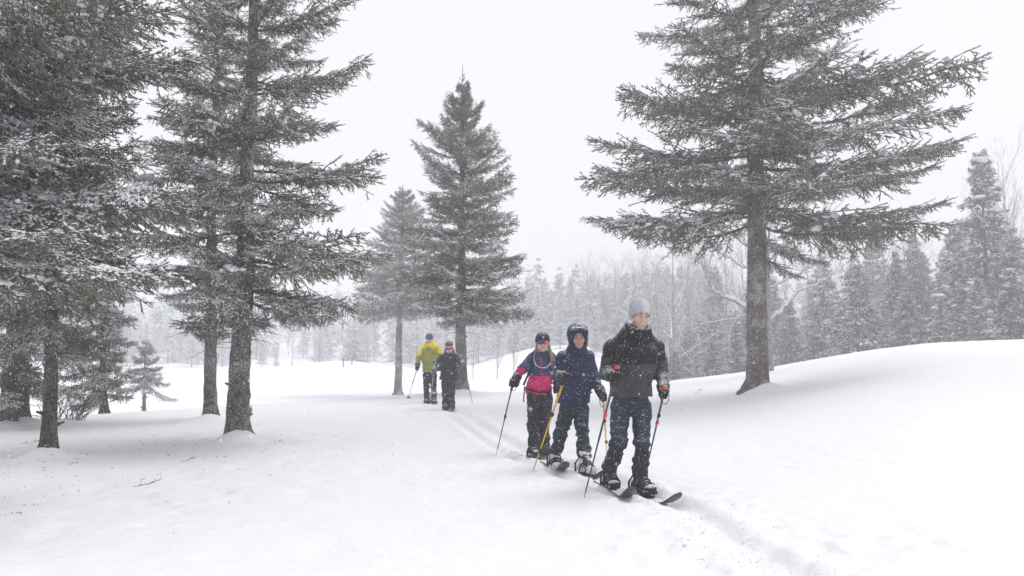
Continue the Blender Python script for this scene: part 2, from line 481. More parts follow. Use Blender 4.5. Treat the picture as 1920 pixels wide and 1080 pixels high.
def spruce_branch(seed, L, foliage_from=.12, dens=1.0, need_len=.02, need_w=.0042, per_m=230, frost=.5, snow=.35,
                  wide=.42, hang=.55, step=.075, twstep=.055, sag=-.12, tip=.16, sides=3, pads=0):
    """one spruce bough along +X in metres: wood, needles on the twigs, frost and snow lying on top"""
    r = np.random.default_rng(seed)
    P0 = []; P1 = []; RA = []; RB = []; ND = []     # segments, ND = needle weight
    na = 16
    ts = np.linspace(0, 1, na + 1)
    wob = np.cumsum(r.normal(0, .012, na + 1)) * L
    ax = np.stack([ts * L, wob + .03 * L * np.sin(ts * 3 + r.uniform(0, 6)), L * (sag * ts + tip * ts ** 2.3) + np.cumsum(r.normal(0, .006, na + 1)) * L], 1)
    def axis(t):
        return np.array([np.interp(t, ts, ax[:, k]) for k in range(3)])
    r_base = .0085 * L + .004
    for i in range(na):
        P0.append(ax[i]); P1.append(ax[i + 1]); RA.append(r_base * (1 - ts[i]) ** .9 + .003); RB.append(r_base * (1 - ts[i + 1]) ** .9 + .003)
        ND.append(0 if ts[i] < foliage_from + .25 else (1.0 if ts[i] > .6 else .5))
    t = max(foliage_from, .05)
    def twig(p, d, l, nd=1.0):
        """curved twig of two segments with tiny side shoots"""
        m = p + d * l * .55; d2 = unit(d + np.array([0, 0, r.uniform(-.05, .3)]) + r.normal(0, .08, 3)); e = m + d2 * l * .45
        P0.extend([p, m]); P1.extend([m, e]); RA.extend([.0035, .0028]); RB.extend([.0028, .002]); ND.extend([nd, nd])
        if l > .11:
            k = int(l / twstep)
            for j in range(k):
                s = (j + .6) / (k + .4)
                q = p + d * l * s * .9
                side = np.cross(d, [0, 0, 1]); side = side / (np.linalg.norm(side) + 1e-6) * (1 if j % 2 else -1)
                dd = unit(d * .8 + side * r.uniform(.6, 1.0) + np.array([0, 0, r.uniform(-.5, .15)]))
                ll = l * r.uniform(.3, .5) * (1.1 - .5 * s)
                P0.append(q); P1.append(q + dd * ll); RA.append(.0028); RB.append(.0018); ND.append(nd)
    while t < .985:
        for sd in (-1, 1):
            if r.uniform() > .93 * min(1, .6 + dens * .4): continue
            p = axis(t)
            grow = min(1, (t - foliage_from + .08) / .3)
            l = L * wide * (.16 + (1 - t) ** .75 * .84) * grow * r.uniform(.55, 1.15)
            l = max(l, .10)
            yaw = sd * math.radians(r.uniform(38, 66)); pit = math.radians(r.normal(-6, 13))
            d = np.array([math.cos(yaw) * math.cos(pit), math.sin(yaw) * math.cos(pit), math.sin(pit)])
            n = 4; q = p; dd = d
            for i in range(n):
                s = i / n
                e = q + dd * l / n
                P0.append(q); P1.append(e); RA.append(.0025 + .006 * l * (1 - s)); RB.append(.0025 + .006 * l * (1 - s - 1 / n))
                ND.append(.0 if (s < .2 and l > .5) else .8)
                # twigs along this piece
                k = max(1, int(l / n / twstep / 1.25 * dens + r.uniform()))
                for j in range(k):
                    w = q + (e - q) * ((j + r.uniform()) / k)
                    tl = r.uniform(.09, .24) * (1.15 - .55 * (s + j / k / n)) * min(1, .5 + l)
                    kind = r.uniform()
                    sdv = np.cross(dd, [0, 0, 1]); sdv = sdv / (np.linalg.norm(sdv) + 1e-6)
                    if kind < hang * .55:
                        td = unit(dd * r.uniform(.1, .7) + np.array([0, 0, -1.0]) * r.uniform(.5, 1.0) + sdv * r.normal(0, .4))
                        tl *= 1.15
                    else:
                        td = unit(dd * r.uniform(.5, 1.1) + sdv * (1 if r.uniform() < .5 else -1) * r.uniform(.6, 1.0) + np.array([0, 0, r.uniform(-.25, .3)]))
                    twig(w, td, tl)
                q = e; dd = unit(dd + np.array([.10, 0, r.uniform(-.10, .14)]) + r.normal(0, .06, 3))
            twig(q, dd, r.uniform(.08, .16))
        # hanging / upright twigs straight off the axis
        if t > foliage_from + .1:
            for _ in range(2):
                p = axis(t + r.uniform(0, .02))
                td = unit(np.array([r.uniform(.2, 1), r.normal(0, .5), -1 if r.uniform() < hang else r.uniform(.1, .6)]))
                twig(p, td, r.uniform(.09, .22))
        t += step / L * r.uniform(.7, 1.3)
    # tip leader
    e = ax[-1]; twig(e, unit(np.array([1, 0, .35])), .16)
    for sd in (-1, 1): twig(e - np.array([.06, 0, 0]), unit(np.array([1, sd * .8, .1])), .12)
    # bare dead shoots on the inner part
    for _ in range(int(10 * L * foliage_from + 6)):
        p = axis(r.uniform(.03, foliage_from + .15)); td = unit(np.array([r.uniform(.1, 1), r.normal(0, 1), r.normal(-.2, .5)]))
        l = r.uniform(.1, .35); P0.append(p); P1.append(p + td * l); RA.append(.0035); RB.append(.001); ND.append(0)
    P0 = np.array(P0); P1 = np.array(P1); RA = np.array(RA); RB = np.array(RB); ND = np.array(ND)
    mb = MB()
    thick = RA > .0095
    tubes_np(mb, P0[thick], P1[thick], RA[thick], RB[thick], 6, 0)
    # thin wood under needles gets a dark green-brown core a little fatter than the twig
    thin = ~thick
    core = thin & (ND > 0)
    tubes_np(mb, P0[core], P1[core], RA[core] + .0035, RB[core] + .003, sides, 1)
    tubes_np(mb, P0[thin & ~core], P1[thin & ~core], RA[thin & ~core], RB[thin & ~core], 3, 0)
    # needles
    ln = np.linalg.norm(P1 - P0, axis=1)
    cnt = np.floor(ln * per_m * ND + r.uniform(size=len(ln))).astype(int)
    idx = np.repeat(np.arange(len(ln)), cnt)
    n = len(idx)
    tt = r.uniform(size=n)
    base = P0[idx] + (P1[idx] - P0[idx]) * tt[:, None]
    d = unit(P1[idx] - P0[idx])
    rv = r.normal(size=(n, 3)); rv[:, 2] += .15
    perp = unit(rv - d * np.sum(rv * d, 1, keepdims=True))
    nd = unit(perp * r.uniform(.65, 1.0, (n, 1)) + d * r.uniform(.5, 1.0, (n, 1)))
    nl = need_len * r.uniform(.7, 1.2, (n, 1))
    wv = unit(np.cross(nd, r.normal(size=(n, 3)))) * need_w * .5
    V = np.stack([base - wv, base + wv, base + nd * nl], 1).reshape(-1, 3)
    upw = nd[:, 2]
    mt = np.where(r.uniform(size=n) < np.clip(frost * (.5 + 1.2 * upw), .04 + .3 * frost, .95), 2, 1)
    mb.add(V, tris=np.arange(n * 3).reshape(-1, 3), mat=mt)
    # snow lying along the tops
    horiz = np.abs(unit(P1 - P0)[:, 2]) < .6
    sel = horiz & (r.uniform(size=len(ln)) < snow) & (ln > .03)
    up = np.array([0, 0, 1.])
    a = P0[sel]; b = P1[sel]; R = RA[sel] + .004
    ns = len(a)
    if ns:
        side = unit(np.cross(b - a, up[None])) * (R[:, None] + r.uniform(.003, .011, (ns, 1)))
        h = (R + r.uniform(.004, .014, ns))[:, None] * up
        mid = (a + b) / 2 + r.normal(0, .002, (ns, 3))
        lo = R[:, None] * up * .5
        V = np.stack([a + lo, mid - side + lo, b + lo, mid + side + lo, mid + h + lo], 1).reshape(-1, 3)
        T = (np.arange(ns)[:, None, None] * 5 + np.array([(0, 1, 4), (1, 2, 4), (2, 3, 4), (3, 0, 4)])[None]).reshape(-1, 3)
        mb.add(V, tris=T, mat=3)
    # soft pads of snow resting where twigs fork
    cand = np.where(horiz & (RA > .0045) & (P0[:, 0] > .3 * L))[0]
    for k in range(pads if len(cand) else 0):
        i = int(r.choice(cand)); c = (P0[i] + P1[i]) / 2
        w = r.uniform(.022, .062) * (1.35 if r.uniform() > .8 else 1)
        for q in range(int(r.integers(2, 5))):
            mb.ball(c + np.array([r.normal(0, w * .8), r.normal(0, w * .8), RA[i] + w * .18]), (w * r.uniform(.6, 1.1), w * r.uniform(.6, 1.1), w * r.uniform(.28, .5)), nu=8, nv=5, mat=3, bump=.5, seed=int(i + q))
    return mb

BR_MATS = [M['twig'], M['needle'], M['frost'], M['snow_clump']]
def pool(tagname, n, L, seed, **kw):
    out = []
    for i in range(n):
        me = spruce_branch(seed + i, L, **kw).mesh(tagname, BR_MATS, smooth=False)
        out.append((me, L))
    return out
random.seed(4); np.random.seed(4)
POOL = {
 'long':   pool('long_bough', 5, 2.6, 100, frost=.74, snow=.60, hang=.62, step=.09, dens=.92, pads=16),
 'bare':   pool('bare_based_bough', 2, 3.4, 120, foliage_from=.42, frost=.74, snow=.60, hang=.62, pads=12, wide=.34, tip=.14, sag=-.10),
 'short':  pool('short_bough', 4, 1.3, 140, frost=.72, snow=.58, wide=.5, step=.06),
 'dark':   pool('shaded_bough', 4, 2.0, 160, frost=.45, snow=.42, step=.085, pads=12, wide=.46, hang=.5),
 'snowy':  pool('snowy_bough', 4, 2.6, 180, frost=.85, snow=.9, pads=34, wide=.46, hang=.45, per_m=260, need_w=.0034),
 'mid':    pool('mid_bough', 4, 1.8, 200, frost=.74, snow=.6, pads=10, per_m=110, need_w=.0075, need_len=.026, step=.10, twstep=.07, wide=.44),
 'midshort': pool('mid_short_bough', 3, .8, 220, frost=.74, snow=.6, per_m=130, need_w=.0070, need_len=.025, step=.07, twstep=.06, wide=.55),
}

def trunk_path(base, height, lean, n=40, curve=0.0, seed=0):
    r = random.Random(seed); pts = []
    ph = r.uniform(0, 6)
    for i in range(n + 1):
        t = (i / n) ** 1.25
        z = height * t
        pts.append(Vector((base[0] + lean[0] * z + curve * math.sin(t * 5 + ph) * .5 + .012 * math.sin(z * 2.1 + ph), base[1] + lean[1] * z, base[2] - .25 + z * 1.0)))
    return pts
def trunk_mesh(root, pts, r0, height, mats, seed=0, flare=.75, sides=26, stubs=14, vis=3.5, crook=None):
    r = random.Random(seed)
    mb = MB()
    V = []; Q = []
    # resample: dense in the bare lower part
    zs = np.concatenate([np.arange(0, vis, .05), np.arange(vis, height - .05, .35), [height - .02]])
    pz = np.array([p.z - pts[0].z for p in pts]); px = np.array([p.x for p in pts]); py = np.array([p.y for p in pts])
    n = len(zs)
    for i, z in enumerate(zs):
        cx, cy_ = np.interp(z, pz, px), np.interp(z, pz, py)
        rad = r0 * max(.03, (1 - z / height)) ** .8
        fl = flare * 1.25 * math.exp(-max(0, z - .25) / .17)
        an = np.arange(sides) * 2 * math.pi / sides
        ca, sa = np.cos(an), np.sin(an)
        lob = 1 + fl * (.55 + .45 * np.cos(an * 5 + seed)) 
        nz = .10 * fbm(ca * 1.3 + seed, sa * 1.3, z * 1.5, seed, 3) + .06 * vnoise(ca * 5, sa * 5, z * 9 + seed, seed + 4) + .035 * vnoise(ca * 9, sa * 9, z * 26, seed + 9)
        rr = rad * (1 + nz) * lob
        if crook:
            for (cz, am, w) in crook: rr = rr * (1 + am * math.exp(-((z - cz) / w) ** 2) * (.6 + .4 * ca))
        for k in range(sides):
            V.append((cx + ca[k] * rr[k], cy_ + sa[k] * rr[k], pts[0].z + z))
    for i in range(n - 1):
        for k in range(sides):
            k2 = (k + 1) % sides
            Q.append((i * sides + k, i * sides + k2, (i + 1) * sides + k2, (i + 1) * sides + k))
    mb.add(V, quads=Q, mat=0)
    for _ in range(stubs):   # broken-off knots
        z = r.uniform(.5, vis); an = r.uniform(0, 6.28)
        cx, cy_ = np.interp(z, pz, px), np.interp(z, pz, py)
        rad = r0 * (1 - z / height) ** .8
        p = Vector((cx + math.cos(an) * rad * .85, cy_ + math.sin(an) * rad * .85, pts[0].z + z))
        e = p + Vector((math.cos(an), math.sin(an), .35)) * r.uniform(.03, .09)
        mb.tube([p, (p + e) / 2, e], [.028, .018, .012], 7, 0)
    return mb.build('trunk', mats, root)

def spruce(name, label, cat, base, height, r0, profile, nb, pools, lean=(0, 0), seed=1, group=None, bark='bark', vis=3.5,
           az_filter=None, extra=(), tilt_lo=-14, tilt_hi=38, leader=True, curve=0.0, crook=None, sxy=1.0, flare=.75, mound=None):
    """profile: list of (height above base, reach to image-left, reach to image-right) in metres"""
    r = random.Random(seed)
    root = thing(name, label, cat, base, group)
    pts = trunk_path(base, height, lean, curve=curve, seed=seed)
    trunk_mesh(root, pts, r0, height, M[bark], seed, flare=flare, vis=vis, crook=crook)
    pz = np.array([p.z for p in pts]); px = np.array([p.x for p in pts]); py = np.array([p.y for p in pts])
    hs = [p[0] for p in profile]; ls = [p[1] for p in profile]; rs = [p[2] for p in profile]
    # crown mesh: leader and the fine dead twigs between the boughs
    cm = MB()
    if leader:
        lz = height - .25
        for k in range(7):
            z = lz - k * .16
            c = Vector((np.interp(base[2] + z, pz, px), np.interp(base[2] + z, pz, py), base[2] + z))
            for q in range(5 if k else 3):
                an = r.uniform(0, 6.28); l = .10 + .05 * k
                e = c + Vector((math.cos(an) * l * .7, math.sin(an) * l * .7, l * .9))
                cm.tube([c, e], [.010, .006], 4, 1)
                for _ in range(14):
                    w = c.lerp(e, r.uniform(.2, 1)); d = Vector((r.gauss(0, 1), r.gauss(0, 1), r.gauss(.6, 1))).normalized() * .024
                    s = Vector((r.gauss(0, 1), r.gauss(0, 1), 0)).normalized() * .003
                    cm.add([w - s, w + s, w + d], tris=[(0, 1, 2)], mat=2 if r.random() < .5 else 1)
        c = Vector((np.interp(base[2] + height, pz, px), py[-1], base[2] + height - .3)); cm.tube([c, c + Vector((0, 0, .45))], [.012, .005], 5, 1)
    h0 = hs[0]; h1 = hs[-1]
    for _ in range(int(16 * (h1 - h0))):
        z = r.uniform(h0 - .4, h1 * .9); an = r.uniform(0, 6.28)
        c = Vector((np.interp(base[2] + z, pz, px), np.interp(base[2] + z, pz, py), base[2] + z)); l = r.uniform(.3, .9)
        m = c + Vector((math.cos(an), math.sin(an), r.uniform(-.4, .1))) * l * .6
        e = m + Vector((math.cos(an) + r.uniform(-.4, .4), math.sin(an) + r.uniform(-.4, .4), r.uniform(-.5, .1))) * l * .4
        cm.tube([c, m, e], [.007, .005, .002], 3, 0)
    crown = cm.build('crown', BR_MATS, root, smooth=False)
    def put(z, az, R, kind, tilt, roll=0.0):
        me, L = r.choice(POOL[kind])
        s = R / L
        o = bpy.data.objects.new('branch', me); COL.objects.link(o)
        c = Vector((np.interp(base[2] + z, pz, px), np.interp(base[2] + z, pz, py), base[2] + z))
        o.parent = crown
        o.location = c - Vector(base)
        o.rotation_euler = (roll, -math.radians(tilt), az)
        th = max(.75, min(1.3, s))
        o.scale = (s, s * sxy * r.uniform(.85, 1.1), max(s * .9, .7) * r.uniform(.85, 1.15))
        return o
    ga = r.uniform(0, 6); WH = .42 if height > 7.5 else .30
    for i in range(nb):
        f = (i + r.uniform(.1, .9)) / nb
        z = h0 + (h1 - h0) * f ** 1.0
        if r.random() < .75: z = h0 + (round((z - h0) / WH) + r.uniform(-.12, .12)) * WH
        ga += 2.39996 + r.uniform(-.35, .35)
        az = ga % (2 * math.pi)
        if az_filter and not az_filter(az, z): continue
        cx = math.cos(az)                                   # +1 = image right
        Rr = np.interp(z, hs, rs); Rl = np.interp(z, hs, ls)
        R = (Rr if cx > 0 else Rl) * abs(cx) ** 1 + (Rr + Rl) / 2 * (1 - abs(cx))
        R *= r.choice((r.uniform(.45, .8), r.uniform(.8, 1.1), r.uniform(.85, 1.1)))
        if R < .12: continue
        fr = max(0.0, (z - h0) / (height - h0))
        tilt = tilt_lo + (tilt_hi - tilt_lo) * fr ** 1.3 + r.uniform(-7, 7)
        kinds = pools(z, R)
        put(z, az, R / math.cos(math.radians(tilt)), kinds, tilt, r.uniform(-.6, .6))
    for (z, azd, R, kind, tilt) in extra:
        put(z, math.radians(azd), R, kind, tilt)
    return root, crown

def prof(base, Y, trunk_px, rows):
    """rows of (py, px_left, px_right) measured on the photograph's silhouette -> heights and reaches at distance Y"""
    out = []
    for (py, xl, xr) in rows:
        p = P(trunk_px, py, Y)
        out.append((p.z - base[2], (trunk_px - xl) / F * Y, (xr - trunk_px) / F * Y))
    return sorted(out)

# ------------------------------------------------------------------ forest trees (farther than 28 m): one crown mesh per kind, shared
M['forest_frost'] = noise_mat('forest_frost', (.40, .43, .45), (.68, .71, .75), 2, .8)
FOREST_MATS = [M['bark'], M['needle'], M['forest_frost'], M['snow_clump']]
def forest_conifer_arrays(seed, Ht, R0, nbr, ntuft, tuft, bare=.08, snow=.16, frost=.4, power=.85, droop=.25, clump=0):
    r = np.random.default_rng(seed)
    mb = MB()
    fz = np.sort(r.uniform(bare, .985, nbr))
    az = np.cumsum(r.uniform(1.9, 2.9, nbr))
    R = R0 * (1 - fz) ** power * r.uniform(.62, 1.12, nbr) + .05 * R0
    rag = 1 + .25 * vnoise(np.cos(az) * 1.5, np.sin(az) * 1.5, fz * 9, seed)
    R = R * rag
    V = []; mats = []
    ba = np.repeat(np.arange(nbr), ntuft)
    s = r.uniform(.08, 1, len(ba)) ** .75
    sp = (1 - s) * .30 + .06
    lat = r.normal(0, 1, len(ba)) * sp * R[ba]
    ca, sa = np.cos(az[ba]), np.sin(az[ba])
    rad = s * R[ba]
    z = fz[ba] * Ht + rad * (.25 - droop * 1.3 * s + .25 * s * s) - np.abs(lat) * .15 + r.normal(0, .05, len(ba)) * R0 * .5 + np.where(fz[ba] > .8, rad * .4, 0)
    c = np.stack([ca * rad - sa * lat, sa * rad + ca * lat, z], 1)
    out = unit(np.stack([ca - sa * np.sign(lat) * .6, sa + ca * np.sign(lat) * .6, r.normal(-.35, .45, len(ba))], 1))
    size = tuft * r.uniform(.55, 1.35, len(ba)) * np.clip(.55 + R[ba] / R0, .5, 1.3)
    wv = unit(np.cross(out, r.normal(size=(len(ba), 3)) + np.array([0, 0, 1.5])))
    a = c - out * size[:, None] * .5
    e = c + out * size[:, None] * .6
    w = wv * size[:, None] * .22
    V = np.stack([a, c + w, e, c - w * .9 + np.array([0, 0, -.02])], 1).reshape(-1, 3)
    n = len(ba)
    q = np.arange(n)[:, None] * 4
    T = np.concatenate([q + np.array([[0, 1, 2]]), q + np.array([[0, 2, 3]])])
    nz = np.abs(np.cross(wv, out)[:, 2])
    u = r.uniform(size=n)
    mt = np.where(u < snow * (.4 + 1.2 * nz) * (.5 + s), 3, np.where(u < snow + frost * (.4 + nz) * (.35 + .95 * s), 2, 1))
    mb.add(V, tris=T, mat=np.concatenate([mt, mt]))
    for _ in range(clump):
        k = r.integers(0, n)
        mb.ball(c[k] + np.array([0, 0, .06]), (r.uniform(.12, .3), r.uniform(.12, .3), r.uniform(.05, .12)), nu=8, nv=5, mat=3, bump=.4, seed=int(k))
    return mb
def forest_trunk(Ht, r0, sides=7):
    mb = MB(); mb.tube([(0, 0, -.6), (0, 0, Ht * .4), (0, 0, Ht * 1.0)], [r0, r0 * .65, .015], sides, 0)
    return mb
def bare_tree_mb(seed, Ht, r0, levels=3, spread=.5, sides=5, lean=0.0, nb0=12, up=.5, start=.25, snow_t=.35):
    """leafless tree: trunk, limbs, twigs; faces that look up carry snow (material 1)"""
    r = random.Random(seed); mb = MB()
    segs = []
    def grow(p, d, l, rad, lev):
        n = 5 if lev == 0 else 4
        pts = [p]; q = p; dd = d
        for i in range(n):
            dd = (dd + Vector((r.gauss(0, .09), r.gauss(0, .09), r.gauss(.03, .05))) * (1 if lev else .35)).normalized()
            q = q + dd * l / n; pts.append(q)
        rads = [max(.004, rad * (1 - .8 * i / n)) for i in range(n + 1)]
        mb.tube(pts, rads, sides if lev < 2 else 3, 0, cap=False)
        if lev >= levels: return
        k = nb0 if lev == 0 else max(3, int(5 - lev + r.random() * 2))
        for j in range(k):
            t = (start + (1 - start) * (j + r.random()) / k) if lev == 0 else (.25 + .75 * (j + r.random()) / k)
            i = min(int(t * n), n - 1); b = pts[i].lerp(pts[i + 1], t * n - i)
            dloc = (pts[i + 1] - pts[i]).normalized()
            an = r.uniform(0, 6.28)
            side = Vector((math.cos(an), math.sin(an), 0)); side = (side - dloc * side.dot(dloc)).normalized()
            nd = (dloc * up + side * spread * 1.6 + Vector((0, 0, .15))).normalized()
            grow(b, nd, l * (.42 if lev == 0 else .5) * (1.15 - .6 * t) * r.uniform(.7, 1.2), rads[i] * .5, lev + 1)
    grow(Vector((0, 0, -.3)), Vector((lean, 0, 1)).normalized(), Ht, r0, 0)
    V, f3, f4, m = mb.arrays()
    nrm = np.cross(V[f4[:, 1]] - V[f4[:, 0]], V[f4[:, 3]] - V[f4[:, 0]]); nrm = unit(nrm)
    ph = np.array([V[f4].mean(1)[:, 0] * 3]).ravel()
    mt = np.where(nrm[:, 2] > snow_t, 1, 0)
    out = MB(); out.add(V, quads=f4, mat=mt)
    return out
BARE_MATS = [M['bare_bark'], M['twig_snow']]

# ================================================================== SETTING: trees near the path
tbA = hit(445, 832); tbR = hit(1421, 737); tbH = hit(864, 739); tbI = hit(746, 741); tbB = hit(392, 790)
tbC = hit(88, 862); tbE1 = hit(14, 806); tbE2 = hit(38, 797)
tbG = at(275, 30.0)
for b, am, sg, of in ((tbA, .17, .20, .14), (tbR, .20, .30, .22), (tbH, .10, .30, .15), (tbI, .10, .25, .12), (tbB, .12, .18, .12), (tbC, .13, .15, .10), (tbE1, .1, .2, .1), (tbE2, .1, .2, .1)):
    MOUNDS.append((b.x + of * .45, b.y - of, am * .45, sg * .8)); MOUNDS.append((b.x + of * 1.4, b.y - of * .5, am * .35, sg * .9)); MOUNDS.append((b.x - of * .5, b.y - of * 1.6, am * .25, sg * .7)); MOUNDS.append((b.x, b.y, .06, sg * 2.6)); MOUNDS.append((b.x - sg * 1.7, b.y - .05, -.05, sg * .7)); MOUNDS.append((b.x + sg * 2.0, b.y - .15, -.035, sg * .7))
def pl_main(z, R): return random.choice(['long', 'long', 'mid'] if R > 1.0 else ['short'])
def pl_dark(z, R): return random.choice(['dark', 'dark', 'long'] if R > .9 else ['short'])
def pl_snowy(z, R): return 'snowy' if R > .9 else 'short'
def pl_mid(z, R): return 'mid' if R > .65 else 'midshort'

YA = tbA.y
prA = prof(tbA, YA, 450, [(600, 310, 560), (570, 290, 640), (530, 280, 690), (470, 255, 735), (400, 230, 660), (330, 215, 715), (270, 225, 672), (215, 230, 650),
                          (150, 240, 675), (100, 250, 610), (30, 262, 660), (-60, 290, 620), (-200, 340, 560), (-330, 400, 500)])
hA = P(450, -400, YA).z - tbA.z
def zA(py): return P(450, py, YA).z - tbA.z
spruce('spruce_tree', 'tall dark spruce with snow lumps on its boughs and a thick bare trunk, left', 'spruce tree', tbA, hA, .155, prA, 84, pl_main,
       lean=(.012, 0), seed=11, tilt_lo=-10, tilt_hi=34, sxy=.95, mound=1, crook=[(.9, .12, .05), (1.5, .10, .05), (.35, .1, .08)],
       extra=[(zA(560), 5, 1.25, 'long', -16), (zA(545), -30, 1.5, 'long', -12), (zA(340), -3, 1.95, 'long', 6), (zA(168), 2, 1.7, 'long', 12), (zA(60), -5, 1.6, 'long', 20),
              (zA(490), -20, 2.0, 'bare', -2), (zA(450), 25, 2.1, 'long', -4), (zA(775), 20, .17, 'short', 5), (zA(410), -75, 1.5, 'snowy', -6), (zA(245), -100, 1.3, 'snowy', -2), (zA(505), -95, 1.3, 'snowy', -6),
              (zA(330), -120, 1.5, 'snowy', -6), (zA(460), -50, 1.6, 'snowy', -6)])
YR = tbR.y
prR = prof(tbR, YR, 1424, [(420, 1130, 1700), (400, 1100, 1765), (350, 1120, 1735), (300, 1118, 1840), (270, 1125, 1810), (240, 1145, 1795), (200, 1195, 1720), (150, 1195, 1775),
                           (100, 1185, 1715), (50, 1192, 1705), (0, 1215, 1735), (-100, 1235, 1640), (-250, 1300, 1560), (-420, 1380, 1470)])
hR = P(1424, -480, YR).z - tbR.z
def zR(py): return P(1424, py, YR).z - tbR.z
spruce('spruce_tree', 'large frosted spruce with wide spreading boughs alone on the right bank', 'spruce tree', tbR, hR, .25, prR, 114, pl_main,
       lean=(.012, 0), seed=23, tilt_lo=-6, tilt_hi=30, curve=.03, sxy=1.0, vis=5.0, mound=1, crook=[(3.2, .16, .1), (2.0, .08, .08), (3.7, .12, .12)],
       extra=[(zR(405), 184, 3.9, 'bare', -3), (zR(405), -3, 4.1, 'bare', 2), (zR(350), -5, 3.9, 'bare', 4), (zR(330), 178, 3.6, 'bare', 2), (zR(315), 4, 5.0, 'bare', 7),
              (zR(290), 172, 3.7, 'long', 5), (zR(240), 2, 4.4, 'bare', 12), (zR(200), 0, 4.1, 'long', 16), (zR(235), 183, 3.2, 'long', 10),
              (zR(455), -25, 1.55, 'dark', -22), (zR(470), 20, 1.35, 'dark', -28), (zR(440), -60, 1.3, 'dark', -25), (zR(395), 200, 2.6, 'bare', 10), (zR(360), -60, 2.6, 'long', -4), (zR(360), -120, 2.8, 'long', -4), (zR(300), -90, 2.6, 'long', 0),
              (zR(395), 160, 2.9, 'long', -8), (zR(390), 25, 3.0, 'long', -8)])
YH = tbH.y
prH = prof(tbH, YH, 861, [(600, 800, 950), (573, 765, 1005), (533, 742, 1009), (487, 735, 985), (456, 745, 960), (415, 765, 975), (385, 775, 1005), (354, 766, 950), (329, 768, 968),
                          (304, 770, 935), (278, 768, 952), (253, 812, 892), (222, 820, 905), (192, 842, 882), (160, 854, 872)])
spruce('spruce_tree', 'slender full-crowned spruce with a pointed top behind the two far skiers', 'spruce tree', tbH, P(861, 128, YH).z - tbH.z, .175, prH, 195, pl_mid,
       seed=31, tilt_lo=-8, tilt_hi=48, vis=3.0)
YI = tbI.y + .6
prI = prof(tbI, YI, 752, [(590, 668, 812), (560, 655, 830), (530, 662, 830), (507, 672, 826), (456, 700, 806), (405, 715, 795), (378, 734, 772), (365, 744, 764)])
spruce('spruce_tree', 'shorter spruce with a bare lower trunk left of the yellow jacket skier', 'spruce tree', tbI, P(757, 348, YI).z - tbI.z, .21, prI, 170, pl_mid,
       lean=(.012, 0), seed=37, tilt_lo=-10, tilt_hi=42, vis=3.0)
YB = tbB.y
prB = prof(tbB, YB, 388, [(620, 340, 425), (590, 320, 450), (540, 265, 500), (450, 235, 550), (300, 240, 560), (220, 260, 560), (150, 330, 560), (0, 350, 520), (-150, 380, 440)])
spruce('spruce_tree', 'slim spruce with a kinked trunk standing close behind the thick trunk on the left', 'spruce tree', tbB, P(388, -220, YB).z - tbB.z, .115, prB, 74, pl_dark,
       seed=41, tilt_lo=-14, tilt_hi=30, lean=(-.004, 0), curve=.07, crook=[(1.35, .16, .12), (.75, .12, .1)])
YC = tbC.y
prC = prof(tbC, YC, 84, [(620, -40, 190), (580, -100, 235), (520, -110, 255), (450, -90, 250), (300, -60, 230), (100, -30, 200), (-100, 0, 150)])
spruce('spruce_tree', 'dark trunked spruce at the left whose boughs start above head height', 'spruce tree', tbC, P(84, -250, YC).z - tbC.z, .083, prC, 85, pl_dark,
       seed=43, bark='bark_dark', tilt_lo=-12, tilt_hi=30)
for k, (tb, lab, sd) in enumerate(((tbE1, 'shaded spruce cut by the left picture edge, nearer of a close pair', 53), (tbE2, 'shaded slim spruce close behind its twin near the left edge', 59))):
    c = 10 + 28 * k
    pr = prof(tb, tb.y, c, [(735, c - 90, c + 110), (690, c - 130, c + 135), (620, c - 150, c + 150), (480, c - 150, c + 150), (300, c - 120, c + 130), (100, c - 60, c + 70)])
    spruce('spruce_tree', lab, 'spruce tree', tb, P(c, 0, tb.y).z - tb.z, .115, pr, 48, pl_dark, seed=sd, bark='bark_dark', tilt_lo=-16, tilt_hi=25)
tbF = at(204, 17.3)
prF = prof(tbF, 17.3, 178, [(735, 120, 238), (700, 110, 246), (650, 105, 242), (600, 100, 240), (520, 110, 235), (400, 130, 220), (300, 150, 200)])
spruce('spruce_tree', 'drooping spruce with a short leaning stem behind the left group', 'spruce tree', tbF, P(178, 250, 17.3).z - tbF.z, .075, prF, 90, pl_dark, seed=61,
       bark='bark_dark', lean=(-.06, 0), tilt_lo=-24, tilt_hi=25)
prG = prof(tbG, 30, 274, [(722, 236, 330), (700, 240, 312), (680, 244, 302), (660, 256, 292), (645, 266, 282)])
spruce('spruce_tree', 'little hazy spruce standing alone in the open snow at the left', 'spruce tree', tbG, P(274, 633, 30).z - tbG.z, .07, prG, 60, pl_mid, seed=67, tilt_lo=-22, tilt_hi=40, vis=1.5)
# the very near snowy spruce whose trunk is outside the frame at the left
tbD = at(-190, 6.3)
prD = prof(tbD, 6.3, -190, [(515, -600, 200), (490, -600, 345), (430, -600, 300), (380, -600, 270), (300, -600, 225), (220, -600, 180), (140, -600, 250), (90, -600, 310), (30, -600, 285),
                            (-60, -600, 240), (-300, -500, 130)])
spruce('spruce_tree', 'nearest spruce at the upper left, its drooping boughs heavily dusted with snow', 'spruce tree', tbD, 6.6, .16, prD, 110, pl_snowy, seed=71,
       az_filter=lambda az, z: math.cos(az) > -.35, tilt_lo=-9, tilt_hi=16,
       extra=[(P(-190, 420, 6.3).z - tbD.z, -12, 2.35, 'snowy', -12), (P(-190, 60, 6.3).z - tbD.z, 0, 2.1, 'snowy', 2), (P(-190, 240, 6.3).z - tbD.z, 4, 1.8, 'snowy', -10), (P(-190, 440, 6.3).z - tbD.z, -25, 2.0, 'snowy', -4)])

